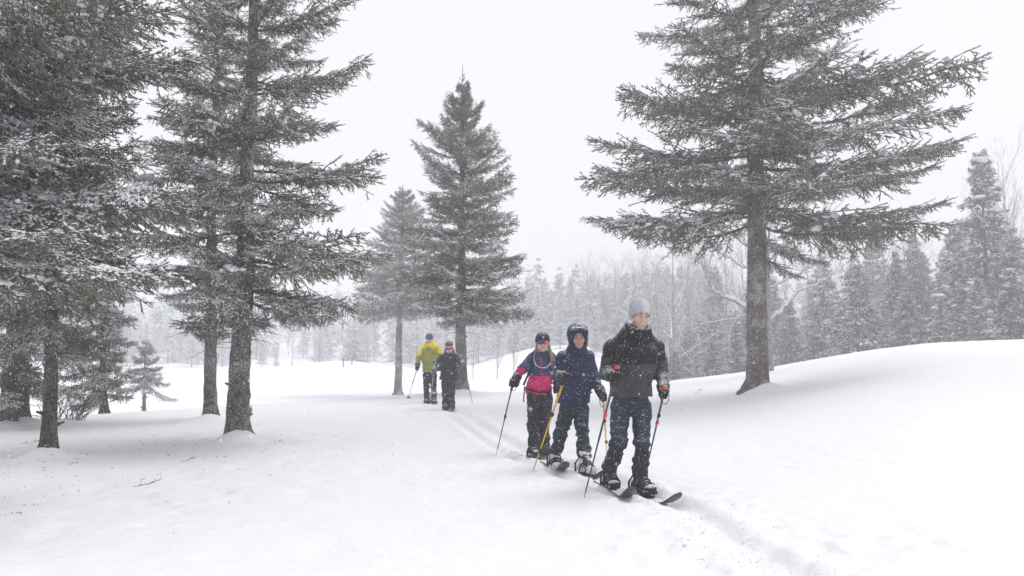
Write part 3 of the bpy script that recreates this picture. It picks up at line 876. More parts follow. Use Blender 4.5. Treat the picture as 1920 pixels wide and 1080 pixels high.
# snow lumps caught on the big left spruce
def snow_lump(px, py, Y, w):
    r = random.Random(int(px)); mb = MB(); c = P(px, py, Y)
    for k in range(6):
        mb.ball(c + Vector((r.uniform(-1, 1) * w * .42, r.uniform(-.8, .8) * w * .4, r.uniform(-.12, .10) * w)), (w * r.uniform(.14, .30), w * r.uniform(.14, .30), w * r.uniform(.09, .17)), nu=14, nv=9, bump=.5, seed=k + int(py))
    return mb
crownA = [o for o in COL.objects if o.name.startswith('crown')][0]
bpy.context.view_layer.update()
_dg = bpy.context.evaluated_depsgraph_get()
for (px, py, w) in ((460, 412, .20), (597, 461, .22), (402, 240, .17), (455, 236, .11), (290, 340, .26), (282, 235, .20), (395, 316, .19), (435, 509, .26), (350, 250, .10), (520, 360, .10), (610, 470, .12), (300, 425, .14)):
    best = None
    for dy in (4, 8, 0, 12, 16, 22):
        d_ = (P(px, py + dy, 10) - Vector((0, 0, CAMZ))).normalized()
        ok, loc, nn, ii, ob, mm = SC.ray_cast(_dg, Vector((0, 0, CAMZ)), d_)
        if ok and 7.5 < loc.y < 13: best = loc; break
    if best is None: continue
    best = best + Vector((0, -.10, .05))
    r_ = random.Random(px); mb = MB()
    for k in range(12):
        ox, oy = r_.uniform(-.5, .5) * w, r_.uniform(-.4, .5) * w
        s_ = w * r_.uniform(.08, .20)
        mb.ball(best + Vector((ox, oy, .012 + r_.uniform(-.02, .03) - abs(ox) * .25)), (s_ * 1.15, s_ * 1.1, s_ * r_.uniform(.45, .8)), nu=12, nv=8, bump=.7, seed=k + px)
    mb.build('snow_lump', M['snow_clump'], crownA)

# ------------------------------------------------------------------ leafless snowy tree behind the right spruce
tbN = at(1443, 27.0)
rootN = thing('bare_tree', 'leafless tree with snow along its curving limbs, behind the right spruce', 'bare tree', tbN)
mbT = MB(); top = P(1440, 470, 27.0)
mbT.tube([tbN - Vector((0, 0, .5)), P(1441, 640, 27), P(1439, 560, 27), top], [.13, .12, .10, .06], 10, 0)
mbT.build('trunk', M['bare_bark'], rootN)
def limb(pix, r0, Y, seed, nb=9, ln=1.5):
    r = random.Random(seed); mb = MB()
    dy = r.uniform(-1.2, 1.2)
    pts = [P(px, py, Y + dy * i / (len(pix) - 1)) for i, (px, py) in enumerate(pix)]
    fine = []
    for i in range(len(pts) - 1):
        for k in range(4): fine.append(pts[i].lerp(pts[i + 1], k / 4) + Vector((r.gauss(0, .02), r.gauss(0, .02), r.gauss(0, .03))))
    fine.append(pts[-1]); n = len(fine)
    rads = [max(.012, r0 * (1 - .8 * i / (n - 1))) for i in range(n)]
    mb.tube(fine, rads, 6, 0)
    def sub(p, d, l, rad, lev):
        q = [p]; dd = d
        for _ in range(4):
            dd = (dd + Vector((r.gauss(0, .16), r.gauss(0, .16), r.gauss(.08, .14)))).normalized(); q.append(q[-1] + dd * l / 4)
        mb.tube(q, [rad, rad * .8, rad * .6, rad * .45, .005], 4, 0, cap=False)
        if lev < 2:
            for _ in range(4):
                i = r.randint(1, 3); s = Vector((r.gauss(0, 1), r.gauss(0, .6), r.gauss(.2, .7)))
                sub(q[i], (dd * .8 + s * .55).normalized(), l * r.uniform(.35, .6), rad * .55, lev + 1)
    for k in range(nb):
        i = int(n * (.2 + .78 * (k + r.random()) / nb)); i = min(i, n - 2)
        d0 = (fine[i + 1] - fine[i]).normalized(); s = Vector((r.gauss(0, .8), r.gauss(0, .7), r.gauss(.3, .8)))
        sub(fine[i], (d0 + s * .7).normalized(), ln * r.uniform(.5, 1.1), .016, 0)
    V, f3, f4, m = mb.arrays()
    nrm = unit(np.cross(V[f4[:, 1]] - V[f4[:, 0]], V[f4[:, 3]] - V[f4[:, 0]]))
    cz = V[f4].mean(1)
    mt = np.where(nrm[:, 2] > .05, 1, 0)
    o = MB(); o.add(V, quads=f4, mat=mt)
    # ridge of snow lying on the main limb
    st = []
    for i in range(2, n - 2):
        st.append(fine[i] + Vector((0, 0, rads[i] * .9)))
    o.tube(st, [max(.018, rads[i + 2] * (.75 + .4 * r.random())) for i in range(len(st))], 6, 1)
    return o
for k, (pix, r0) in enumerate((([(1440, 590), (1395, 572), (1360, 558), (1338, 545), (1325, 520), (1312, 488)], .09),
                               ([(1440, 600), (1462, 585), (1480, 565), (1498, 545), (1530, 532), (1565, 512)], .08),
                               ([(1440, 520), (1400, 505), (1360, 480), (1320, 455), (1290, 440)], .06),
                               ([(1440, 500), (1410, 470), (1370, 440), (1330, 425)], .05),
                               ([(1439, 480), (1442, 440), (1430, 400), (1438, 350)], .05),
                               ([(1440, 540), (1480, 520), (1520, 500), (1560, 470)], .045),
                               ([(1440, 490), (1475, 455), (1520, 430), (1560, 400)], .045),
                               ([(1440, 620), (1400, 590), (1360, 600), (1310, 610), (1280, 605)], .035),
                               ([(1440, 510), (1460, 470), (1490, 430), (1500, 390)], .04))):
    limb(pix, r0, 27.0, 300 + k, nb=11).build('limb', BARE_MATS, rootN)

# bare shrub at the left, saplings, stakes
shr = at(122, 14.6)
rs = thing('bare_shrub', 'leafless dark twiggy shrub beside the slim dark trunk at the left', 'shrub', shr)
r = random.Random(5); mb = MB()
for k in range(46):
    p = shr + Vector((r.uniform(-.35, .45), r.uniform(-.2, .2), -.03)); d = Vector((r.gauss(.15, .45), r.gauss(0, .3), 1)).normalized()
    q = [p]
    L_ = r.uniform(.5, 1.15)
    for _ in range(5): d = (d + Vector((r.gauss(.03, .12), r.gauss(0, .1), r.gauss(-.03, .1)))).normalized(); q.append(q[-1] + d * L_ / 5)
    mb.tube(q, [.007, .006, .005, .004, .003, .002], 4, 0)
    for _ in range(4):
        i = r.randint(1, 4); e = q[i] + (d + Vector((r.gauss(0, .7), r.gauss(0, .5), .2))).normalized() * r.uniform(.1, .35); mb.tube([q[i], e], [.004, .002], 3, 0)
mb.build('stems', noise_mat('shrub_bark', (.07, .045, .035), (.13, .09, .07), 20), rs)

# ------------------------------------------------------------------ middle-distance trees one can tell apart
FM = [forest_conifer_arrays(900 + i, 10.0, 2.3 + .25 * i, 160, 90, .21, snow=.20, frost=.34, droop=.3 + .05 * i, clump=10).mesh('forest_crown', FOREST_MATS, smooth=False) for i in range(4)]
FMF = [forest_conifer_arrays(930 + i, 10.0, 2.2 + .3 * i, 120, 40, .32, snow=.46, frost=.55, droop=.3 + .05 * i).mesh('far_crown', FOREST_MATS, smooth=False) for i in range(4)]  # real snow, plus extra snow and frost colour standing in for distance haze
FT = forest_trunk(10.0, .15).mesh('forest_trunk', [M['bark']])
def forest_tree(px, top_py, Y, wide, k, label, group=None, name='forest_spruce', rot=None, base=None):
    b = base or at(px, Y)
    h = max(2.0, P(px, top_py, Y).z - b.z)
    root = thing(name, label, 'tree', b, group)
    s = h / 10.0
    root.rotation_euler = (0, 0, rot if rot is not None else random.uniform(0, 6.28))
    t = bpy.data.objects.new('trunk', FT); COL.objects.link(t); t.parent = root; t.scale = (s, s, s)
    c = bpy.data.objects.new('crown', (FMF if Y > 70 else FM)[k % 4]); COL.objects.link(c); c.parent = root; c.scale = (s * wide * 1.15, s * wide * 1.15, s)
    return root
random.seed(77)
MIDT = [(1852, 283, 44, 1.05, 0, 'tallest hazy spruce of the wood at the right edge of the view'),
        (1640, 432, 66, .95, 1, 'pale pointed spruce rising behind the dark bushy one on the right'),
        (1716, 428, 52, .62, 2, 'narrow dark spire-shaped spruce between the pale spruce and the tallest one'),
        (1606, 492, 44, 1.1, 3, 'dark bushy spruce with a visible pale stem at the snow edge'),
        (1795, 420, 48, .9, 1, 'hazy spruce just left of the tallest spruce in the right wood'),
        (1903, 430, 42, 1.0, 2, 'snow-streaked spruce cut by the right picture edge'),
        (1835, 520, 40, 1.15, 0, 'broad low spruce in front of the tallest one in the right wood'),
        (1700, 545, 42, 1.15, 3, 'low broad spruce in front of the narrow spire on the right'),
        (1765, 560, 40, 1.1, 1, 'low snow-dusted spruce on the crest in the middle of the right wood'),
        (1655, 585, 46, 1.3, 0, 'small spruce behind the snow crest right of the pale stem'),
        (1545, 480, 56, .95, 2, 'hazy spruce left of the dark bushy one behind the crest'),
        (1480, 560, 54, 1.1, 1, 'hazy spruce just right of the big trunk behind the crest'),
        (1530, 615, 46, 1.5, 3, 'small snow-laden spruce at the crest between big trunk and pale stem'),
        (1380, 600, 48, 1.2, 0, 'small snow-laden spruce directly left of the big trunk'),
        (1335, 640, 44, 1.6, 2, 'knee-high snowy young spruce by the crest left of the big trunk'),
        (1290, 610, 52, 1.2, 3, 'low hazy spruce to the right of the leading skier'),
        (1262, 650, 46, 1.5, 1, 'young snowy spruce right beside the leading skier at the crest'),
        (1340, 500, 70, 1.2, 0, 'broad rounded hazy tree left of the big trunk above the smaller ones'),
        (1410, 540, 62, 1.1, 2, 'hazy spruce half hidden by the big right trunk'),
        (1050, 592, 78, 1.15, 1, 'grey spruce on the slope above the pink jacket skier'),
        (1075, 560, 96, .9, 0, 'faint spruce above the navy hood on the far slope'),
        (1100, 600, 88, 1.1, 2, 'faint spruce between the navy hood and the grey beanie'),
        (1115, 620, 74, 1.4, 3, 'low snowy spruce close behind the navy hooded skier'),
        (1240, 560, 80, 1.2, 3, 'faint spruce to the right of the grey beanie'),
        (1190, 540, 96, 1.2, 1, 'faint spruce directly behind the grey beanie'),
        (1010, 590, 104, 1.2, 2, 'very faint spruce above the dark cap of the pink jacket skier')]
for px, tp, Y, w, k, lab in MIDT: forest_tree(px, tp, Y, w, k, lab)
# second hazy rows: one cannot tell them apart by words
random.seed(5)
for i in range(52):
    px = 1180 + 800 * random.random() ** .85
    Y = random.uniform(50, 84)
    top = np.interp(px, [1180, 1260, 1350, 1450, 1560, 1650, 1750, 1850, 1980], [560, 560, 545, 530, 520, 500, 470, 440, 430]) + random.uniform(-25, 120)
    forest_tree(px, top, Y, random.uniform(.75, 1.2), i, 'hazy spruce in the dense wood behind the right snow crest', 'spruces in the wood behind the right crest')
for i in range(72):
    px = random.uniform(960, 1330); Y = random.uniform(92, 135)
    top = np.interp(px, [960, 1010, 1100, 1200, 1300], [545, 522, 518, 505, 500]) + random.uniform(-4, 60)
    forest_tree(px, top, Y, random.uniform(.7, 1.1), i, 'faint spruce in the far wood behind the three near skiers', 'spruces in the far wood')
for i in range(60):
    px = random.uniform(180, 990); Y = random.uniform(97, 128)
    top = np.interp(px, [180, 350, 500, 660, 760, 900, 990], [575, 590, 600, 585, 570, 560, 540]) + random.uniform(0, 55)
    forest_tree(px, top, Y, random.uniform(.75, 1.25), i, 'faint spruce in the treeline beyond the white field', 'spruces beyond the white field')
# leafless trees: poplars and birches
BT = [bare_tree_mb(700 + i, 10, .11, levels=3, spread=.36, nb0=26, up=1.0, start=.18).mesh('bare_branches', BARE_MATS) for i in range(3)]
BW = [bare_tree_mb(720 + i, 8, .12, levels=3, spread=.62, nb0=16, up=.6, start=.15).mesh('bare_branches', BARE_MATS) for i in range(3)]
def bare_tree(px, top, Y, k, wide, label, group, spreadkind=False, name='bare_tree'):
    b = at(px, Y); h = max(1.5, P(px, top, Y).z - b.z); me = (BW if spreadkind else BT)[k % 3]; H0 = 8 if spreadkind else 10
    o = bpy.data.objects.new(name, me); COL.objects.link(o); o.location = b; s = h / H0; o.scale = (s * wide, s * wide, s)
    o.rotation_euler = (0, 0, random.uniform(0, 6.28)); return tag(o, label, 'bare tree', group)
for i in range(24):
    px = random.uniform(1240, 1990); Y = random.uniform(56, 92)
    top = np.interp(px, [1240, 1320, 1450, 1560, 1700, 1800, 1900, 1990], [530, 480, 460, 450, 430, 380, 320, 300]) + random.uniform(0, 90)
    bare_tree(px, top, Y, i, random.uniform(.8, 1.1), 'pale leafless tree among the spruces of the right wood', 'leafless trees of the right wood')
for i in range(56):
    px = random.uniform(960, 1330); Y = random.uniform(100, 150)
    top = np.interp(px, [960, 1060, 1330], [520, 505, 488]) + random.uniform(-6, 45)
    bare_tree(px, top, Y, i, random.uniform(.8, 1.2), 'faint leafless tree in the far wood behind the near skiers', 'leafless trees of the far wood')
for i in range(50):
    px = random.uniform(190, 990); Y = random.uniform(98, 135)
    top = np.interp(px, [190, 400, 660, 990], [570, 590, 580, 530]) + random.uniform(0, 50)
    bare_tree(px, top, Y, i, random.uniform(.8, 1.2), 'faint leafless tree in the treeline beyond the white field', 'leafless trees beyond the field')
for (px, tp, Y, lab) in ((1262, 470, 46, 'pale birch-like bare tree just right of the grey beanie'), (1300, 520, 50, 'spreading bare tree right of the leading skier'), (1235, 520, 56, 'wide thin bare tree behind the grey beanie'),
                         (1200, 545, 60, 'low frosty bare tree behind the leading skier shoulder')):
    bare_tree(px, tp, Y, px, 1.1, lab, None, True)
for (px, tp, Y, lab) in ((887, 640, 60, 'thin bare sapling right of the tall centre spruce trunk'), (932, 615, 56, 'thin bare sapling left of the pink jacket skier'), (962, 620, 54, 'thin bare sapling nearest the pink jacket skier'), (1008, 620, 66, 'thin bare sapling behind the pink jacket skier')):
    bare_tree(px, tp, Y, px, .8, lab, None, name='sapling')
for (px, py0, py1, Y, lab) in ((549, 681, 693, 88, 'short dark stake in the far snow left of the white rise'), (645, 672, 690, 74, 'thin dark stake in front of the white rise'), (661, 674, 689, 76, 'thinner pale stake next to the dark one on the white rise')):
    b = at(px, Y); mb = MB(); mb.tube([b - Vector((0, 0, .2)), b + Vector((.01, 0, .35)), b + Vector((.02, 0, (py1 - py0) / F * Y))], [.05, .05, .045], 8, 0)
    mb.ball(b + Vector((.02, 0, (py1 - py0) / F * Y)), (.055, .055, .03), nu=8, nv=5, mat=1)
    tag(mb.build('stake', [M['bark_dark'], M['twig_snow']], loc=b), lab, 'stake')

# far wood as one mass
mbF = MB(); rr = np.random.default_rng(9)
protoF = [forest_conifer_arrays(950 + i, 10, 2.4, 46, 8, .8, snow=.40, frost=.5).arrays() for i in range(4)]  # snow and frost shares raised so the paleness partly replaces haze
for i in range(420):
    u = rr.uniform(-.95, .95); Y = rr.uniform(118, 215); x = u * Y; z = g(x, Y); s = rr.uniform(.75, 1.3) * (1.0 if u < 0 else 1.12)
    V, f3, f4, m = protoF[i % 4]; a = rr.uniform(0, 6.28)
    V2 = np.stack([V[:, 0] * math.cos(a) - V[:, 1] * math.sin(a), V[:, 0] * math.sin(a) + V[:, 1] * math.cos(a), V[:, 2]], 1) * s + np.array([x, Y, z - .2])
    mbF.add(V2, tris=f3, mat=m)
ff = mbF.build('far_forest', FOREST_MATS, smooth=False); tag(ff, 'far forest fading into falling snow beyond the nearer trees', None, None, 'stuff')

# ------------------------------------------------------------------ ground: one snow sheet
def axis_pts(segs):
    out = []
    for a, b, st in segs: out += list(np.arange(a, b, st))
    return np.array(out + [segs[-1][1]])
xs = axis_pts([(-240, -60, 15), (-60, -14, 2.0), (-14, -6, .22), (-6, -1, .06), (-1, 3.6, .028), (3.6, 7, .07), (7, 14, .22), (14, 60, 2.0), (60, 240, 15)])
ys = axis_pts([(-18, 2, 1.0), (2, 3.6, .1), (3.6, 10.5, .03), (10.5, 16, .09), (16, 24, .15), (24, 34, .4), (34, 110, 1.8), (110, 255, 9)])
X, Y_ = np.meshgrid(xs, ys, indexing='ij')
Z = G(X, Y_)
nx, ny = X.shape
idx = np.arange(nx * ny).reshape(nx, ny)
Q = np.stack([idx[:-1, :-1], idx[1:, :-1], idx[1:, 1:], idx[:-1, 1:]], -1).reshape(-1, 4)
mb = MB(); mb.add(np.stack([X, Y_, Z], -1).reshape(-1, 3), quads=Q, mat=0)
gr = mb.build('snow_ground', M['snow']); tag(gr, kind='structure')

# broken crumbs of snow kicked up along the trail
mb = MB(); rc = np.random.default_rng(21)
cv = np.array([(1, 0, 0), (-1, 0, 0), (0, 1, 0), (0, -1, 0), (0, 0, 1), (0, 0, -1.)]); ct = np.array([(0, 2, 4), (2, 1, 4), (1, 3, 4), (3, 0, 4), (2, 0, 5), (1, 2, 5), (3, 1, 5), (0, 3, 5)])
seg = rc.integers(1, len(TRACK_XY) - 1, 950); tq = rc.uniform(size=950)
pxy = TRACK_XY[seg] * (1 - tq[:, None]) + TRACK_XY[seg + 1] * tq[:, None] + np.stack([rc.normal(-.12, .22, 950), rc.normal(-.05, .2, 950)], 1)
pz_ = G(pxy[:, 0], pxy[:, 1]); sz = rc.uniform(.003, .009, 950) * np.where(rc.uniform(size=950) > .93, 2.2, 1)
Vc = cv[None] * sz[:, None, None] * rc.uniform(.6, 1.3, (950, 6, 1)) * np.array([1, 1, .6]) + np.stack([pxy[:, 0], pxy[:, 1], pz_ + sz * .3], 1)[:, None, :]
mb.add(Vc.reshape(-1, 3), tris=(np.arange(950)[:, None, None] * 6 + ct[None]).reshape(-1, 3))
tag(mb.build('snow_crumbs', M['twig_snow'], smooth=True), 'small broken crumbs of snow scattered along the ski trail', None, None, 'stuff')

# small twigs and cone scales dropped on the snow below the left trees
mb = MB(); r = random.Random(8)
for k in range(300):
    cx_, cy_, sp_ = r.choice(((tbA.x, tbA.y, 1.0), (tbC.x, tbC.y, .9), (tbC.x + .8, tbC.y - 1.5, 1.1), (-3.6, 11.5, 1.2)))
    x = r.gauss(cx_, sp_); y = r.gauss(cy_ - .4, sp_ * .9)
    if k > 260: x = tbR.x + r.gauss(.5, 1.6); y = tbR.y - r.uniform(.3, 2.5)
    z = float(G(np.array([x]), np.array([y]))[0]) + .004; a = r.uniform(0, 6.28); l = r.choice([.012, .015, .02, .04]); w = .0032
    mb.tube([(x, y, z), (x + math.cos(a) * l, y + math.sin(a) * l, z + .006)], [w, w * .6], 3, 0)
tag(mb.build('needle_litter', M['twig']), 'dark needle and twig litter scattered on the snow under the trees', None, None, 'stuff')
for (px, py, n, l, lab) in ((250, 915, 6, .26, 'small fallen twig lying on open snow in front of the thick left trunk'), (38, 832, 7, .4, 'thin fallen twig behind the dark left trunk'), (1300, 742, 6, .35, 'tiny weed stalk standing in snow left of the big right trunk'), (338, 868, 5, .2, 'short broken twig on the snow between the left trunks')):
    b = hit(px, py, 3.5, 30); b.z = float(G(np.array([b.x]), np.array([b.y]))[0]) + .01; mb = MB(); a = r.uniform(-.5, .5)
    up = 1.2 if 'standing' in lab else .12
    d = Vector((math.cos(a), math.sin(a) * .4, up)).normalized(); p = b.copy(); q = [p]
    for i in range(5): d = (d + Vector((r.gauss(0, .28), r.gauss(0, .28), r.gauss(0, .05)))).normalized(); q.append(q[-1] + d * l / 5)
    mb.tube(q, [.0026, .0024, .002, .002, .0015, .001], 5, 0)
    for i in range(n): 
        s = q[r.randint(1, 4)]; e = s + (d + Vector((r.gauss(0, .8), r.gauss(0, .8), r.uniform(0, .5)))).normalized() * l * .25; mb.tube([s, e], [.003, .0015], 4, 0)
    tag(mb.build('fallen_twig' if up < 1 else 'weed_stalk', M['twig'], loc=b), lab, 'twig' if up < 1 else 'weed')
# ================================================================== PEOPLE: bodies and clothes as smooth implicit surfaces
def va(v): return np.array(v, float)
def f_cap(a, b, ra, rb):
    a, b = va(a), va(b); ab = b - a; l2 = float(ab @ ab) + 1e-9
    def f(p):
        t = np.clip((p - a) @ ab / l2, 0, 1)
        return np.linalg.norm(p - a - t[:, None] * ab, axis=1) - (ra + (rb - ra) * t)
    return f
def f_flat(a, b, xax, rx0, rx1, ry0, ry1):
    """flattened capsule: half widths rx across xax, ry front to back"""
    a, b, xax = va(a), va(b), va(xax); ab = b - a; L = np.linalg.norm(ab); ax = ab / L
    x = xax - ax * (xax @ ax); x = x / np.linalg.norm(x); y = np.cross(ax, x)
    def f(p):
        d = p - a; t = np.clip(d @ ax / L, 0, 1); q = d - t[:, None] * ab
        rx = rx0 + (rx1 - rx0) * t; ry = ry0 + (ry1 - ry0) * t
        w = q @ ax
        k = np.sqrt((q @ x / rx) ** 2 + (q @ y / ry) ** 2 + (w / ry) ** 2)
        return (k - 1) * np.minimum(rx, ry)
    return f
def f_ell(c, R, r):
    c, R, r = va(c), np.array(R, float), va(r)
    def f(p):
        q = (p - c) @ R.T
        k = np.linalg.norm(q / r, axis=1)
        return (k - 1) * r.min()
    return f
def f_tor(c, n, R, r, sq=1.0):
    c, n = va(c), va(n) / np.linalg.norm(va(n))
    def f(p):
        d = p - c; h = d @ n; q = np.linalg.norm(d - h[:, None] * n, axis=1) - R
        return np.sqrt(q * q + (h / sq) ** 2) - r
    return f
def f_box(c, R, hsz, rad):
    c, R, hsz = va(c), np.array(R, float), va(hsz)
    def f(p):
        q = np.abs((p - c) @ R.T) - (hsz - rad)
        return np.linalg.norm(np.maximum(q, 0), axis=1) + np.minimum(q.max(1), 0) - rad
    return f
def smin(a, b, k):
    h = np.clip(.5 + .5 * (b - a) / k, 0, 1)
    return b + (a - b) * h - k * h * (1 - h)
def union(fs, k):
    def f(p):
        d = None
        for q in fs:
            kk = k
            if isinstance(q, tuple): q, kk = q
            e = q(p); d = e if d is None else smin(d, e, kk)
        return d
    return f
def surfnet(f, lo=None, hi=None, h=.01, axes=None):
    if axes is None: axes = [np.arange(lo[k] - h * 2, hi[k] + h * 3, h) for k in range(3)]
    xs, ys, zs = axes
    X, Y, Z = np.meshgrid(xs, ys, zs, indexing='ij'); Pn = np.stack([X, Y, Z], -1)
    Fv = f(Pn.reshape(-1, 3)).reshape(X.shape); ins = Fv < 0
    nx, ny, nz = X.shape; acc = np.zeros((nx - 1, ny - 1, nz - 1, 3)); cnt = np.zeros((nx - 1, ny - 1, nz - 1))
    cr = []
    for ax in range(3):
        s0 = [slice(None)] * 3; s1 = [slice(None)] * 3; s0[ax] = slice(0, -1); s1[ax] = slice(1, None); s0, s1 = tuple(s0), tuple(s1)
        c = ins[s0] != ins[s1]; den = Fv[s0] - Fv[s1]; t = Fv[s0] / np.where(np.abs(den) < 1e-12, 1, den)
        pos = Pn[s0] + (Pn[s1] - Pn[s0]) * t[..., None]
        cr.append(c)
        o = [k for k in range(3) if k != ax]; dims = (nx, ny, nz)
        for d0 in (0, 1):
            for d1 in (0, 1):
                sl = [slice(None)] * 3; sl[o[0]] = slice(d0, dims[o[0]] - 1 + d0); sl[o[1]] = slice(d1, dims[o[1]] - 1 + d1); sl = tuple(sl)
                acc += np.where(c[sl][..., None], pos[sl], 0); cnt += c[sl]
    m = cnt > 0; ids = -np.ones(cnt.shape, int); ids[m] = np.arange(m.sum()); V = acc[m] / cnt[m][:, None]
    Q = []
    for ax in range(3):
        c = cr[ax].copy(); o = [(1, 2), (2, 0), (0, 1)][ax]
        I = np.argwhere(c)
        lim = np.array(ids.shape)
        ok = (I[:, o[0]] >= 1) & (I[:, o[1]] >= 1) & (I[:, o[0]] < lim[o[0]]) & (I[:, o[1]] < lim[o[1]])
        I = I[ok]
        def cell(da, db):
            J = I.copy(); J[:, o[0]] += da; J[:, o[1]] += db; return ids[J[:, 0], J[:, 1], J[:, 2]]
        q = np.stack([cell(-1, -1), cell(0, -1), cell(0, 0), cell(-1, 0)], 1)
        inside = ins[I[:, 0], I[:, 1], I[:, 2]]
        q[~inside] = q[~inside][:, ::-1]
        Q.append(q)
    Q = np.concatenate(Q); Q = Q[(Q >= 0).all(1)]
    return V, Q
def sdf_obj(name, f, lo, hi, h, mats, parent, rule=None, axes=None, relax=1):
    V, Q = surfnet(f, lo, hi, h, axes)
    for _ in range(relax):       # light smoothing
        S = np.zeros_like(V); C_ = np.zeros(len(V))
        for a, b in ((0, 1), (1, 2), (2, 3), (3, 0)):
            np.add.at(S, Q[:, a], V[Q[:, b]]); np.add.at(S, Q[:, b], V[Q[:, a]]); np.add.at(C_, Q[:, a], 1); np.add.at(C_, Q[:, b], 1)
        V = V * .5 + .5 * S / np.maximum(C_, 1)[:, None]
    mt = rule(V[Q].mean(1)) if rule is not None else 0
    mb = MB(); mb.add(V, quads=Q, mat=mt)
    return mb.build(name, mats, parent)
def folds(f, amp, seed, fx=7, fz=20, lim=None):
    def g_(p):
        n = vnoise(p[:, 0] * fx, p[:, 1] * fx, p[:, 2] * fz, seed); n2 = vnoise(p[:, 0] * fx * 2.3 + p[:, 2] * 9, p[:, 1] * fx * 2, p[:, 2] * fz * 1.7, seed + 5)
        r_ = (1 - np.abs(n)) ** 4 * 1.3 - .55 + ((1 - np.abs(n2)) ** 3 - .4) * .5
        w = 1 if lim is None else lim(p)
        return f(p) - amp * w * r_
    return g_
def frame(yaw, pitch, roll=0):
    f = Vector((math.sin(yaw) * math.cos(pitch), -math.cos(yaw) * math.cos(pitch), -math.sin(pitch)))
    r_ = Vector((0, 0, 1)).cross(f).normalized(); u = f.cross(r_)
    if roll:
        r2 = r_ * math.cos(roll) + u * math.sin(roll); u = f.cross(r2); r_ = r2
    return np.array([r_, f, u])          # rows: image-right, forward, up

def skin_mat(name, c, c2=None):
    return noise_mat(name, tuple(x * .86 for x in c), c, 25, .5, .15, 120, spec=.35)
M['skin'] = skin_mat('skin_fair', (.58, .38, .31)); M['skin_tan'] = skin_mat('skin_tan', (.44, .27, .205)); M['skin_rosy'] = skin_mat('skin_rosy', (.62, .38, .33))
M['stubble'] = skin_mat('skin_stubble', (.44, .31, .265)); M['lips'] = skin_mat('lips', (.48, .24, .20)); M['teeth'] = noise_mat('teeth', (.7, .68, .62), (.78, .76, .7), 30, .4)
M['mouth'] = noise_mat('mouth_inside', (.08, .02, .02), (.10, .03, .03), 30, .6)
M['eye'] = noise_mat('eye_white', (.5, .48, .46), (.6, .58, .56), 30, .3); M['iris'] = noise_mat('iris', (.02, .012, .008), (.04, .02, .01), 60, .25)
M['hair_dark'] = noise_mat('dark_hair', (.015, .010, .008), (.05, .03, .02), 90, .6); M['hair_blond'] = noise_mat('blond_hair', (.20, .14, .08), (.34, .26, .16), 90, .6, .5, 200)
M['under'] = noise_mat('base_layer', (.03, .03, .035), (.05, .05, .055), 30, .9)
M['blk'] = cloth_mat('black_shell', (.010, .010, .014), .75); M['gry'] = cloth_mat('charcoal_shell', (.048, .050, .060), .7)
M['dnvy'] = cloth_mat('dark_navy_shell', (.012, .014, .026), .8, patch=.03); M['nvy'] = cloth_mat('navy_shell', (.014, .019, .060), .8, patch=.03); M['npant'] = cloth_mat('navy_trousers', (.024, .029, .052), .7, up=.3); M['bpant'] = cloth_mat('black_trousers', (.016, .017, .021), .8, up=.3)
M['lpant'] = cloth_mat('dark_blue_trousers', (.016, .020, .036), .75, up=.3)
M['pink'] = cloth_mat('pink_shell', (.56, .014, .13), .45, up=.25); M['blue'] = cloth_mat('blue_shell', (.030, .048, .125), .55, up=.3)
M['yel'] = cloth_mat('yellow_shell', (.80, .64, .01), .15, up=.05); M['olv'] = cloth_mat('olive_shell', (.30, .29, .045), .4, up=.15)
M['glove'] = cloth_mat('black_glove', (.012, .012, .014), .5, patch=.06); M['gglove'] = cloth_mat('grey_glove', (.14, .145, .16), .5, patch=.05)
M['beanie'] = cloth_mat('grey_knit', (.40, .41, .44), .25, rough=.95, up=.3); M['cap'] = cloth_mat('black_knit', (.022, .022, .026), .4, up=.4)
M['olcap'] = cloth_mat('olive_knit', (.10, .10, .085), .4); M['redknit'] = cloth_mat('red_knit', (.17, .015, .025), .9, up=.9); M['pom'] = cloth_mat('white_pompom', (.78, .77, .75), .3)
M['boot_b'] = cloth_mat('black_boot', (.014, .014, .016), .8, patch=.22, up=1.0); M['boot_w'] = cloth_mat('white_boot', (.55, .54, .52), .5, patch=.1)
M['rubber'] = noise_mat('rubber', (.012, .012, .012), (.03, .03, .03), 40, .6); M['red'] = noise_mat('red_plastic', (.62, .06, .03), (.75, .09, .05), 20, .4)
M['strap'] = noise_mat('strap', (.012, .012, .014), (.03, .03, .035), 60, .8); M['hose'] = noise_mat('clear_hose', (.55, .57, .6), (.68, .7, .72), 10, .4)
M['lens'] = newmat('mirror_lens')[0]
_l = M['lens'].node_tree; _b = _l.nodes['Principled BSDF']
_tc = N(_l, 'ShaderNodeTexCoord'); _sx = N(_l, 'ShaderNodeSeparateXYZ'); _l.links.new(_tc.outputs['Generated'], _sx.inputs[0])
_cr = N(_l, 'ShaderNodeValToRGB'); _cr.color_ramp.elements[0].color = (.30, .02, .16, 1); _cr.color_ramp.elements[1].color = (.9, .16, .02, 1)
_e = _cr.color_ramp.elements.new(.5); _e.color = (.05, .03, .30, 1); _l.links.new(_sx.outputs['X'], _cr.inputs[0]); _l.links.new(_cr.outputs[0], _b.inputs['Base Color'])
_b.inputs['Roughness'].default_value = .12; _b.inputs['Metallic'].default_value = .5
M['lens_b'] = noise_mat('blue_lens', (.06, .12, .45), (.12, .22, .62), 12, .12); M['lens_d'] = noise_mat('rose_lens', (.30, .10, .10), (.42, .14, .12), 12, .15)
def pole_mat(nm, c): return noise_mat(nm, tuple(x * .8 for x in c), c, 60, .45, spec=.4)
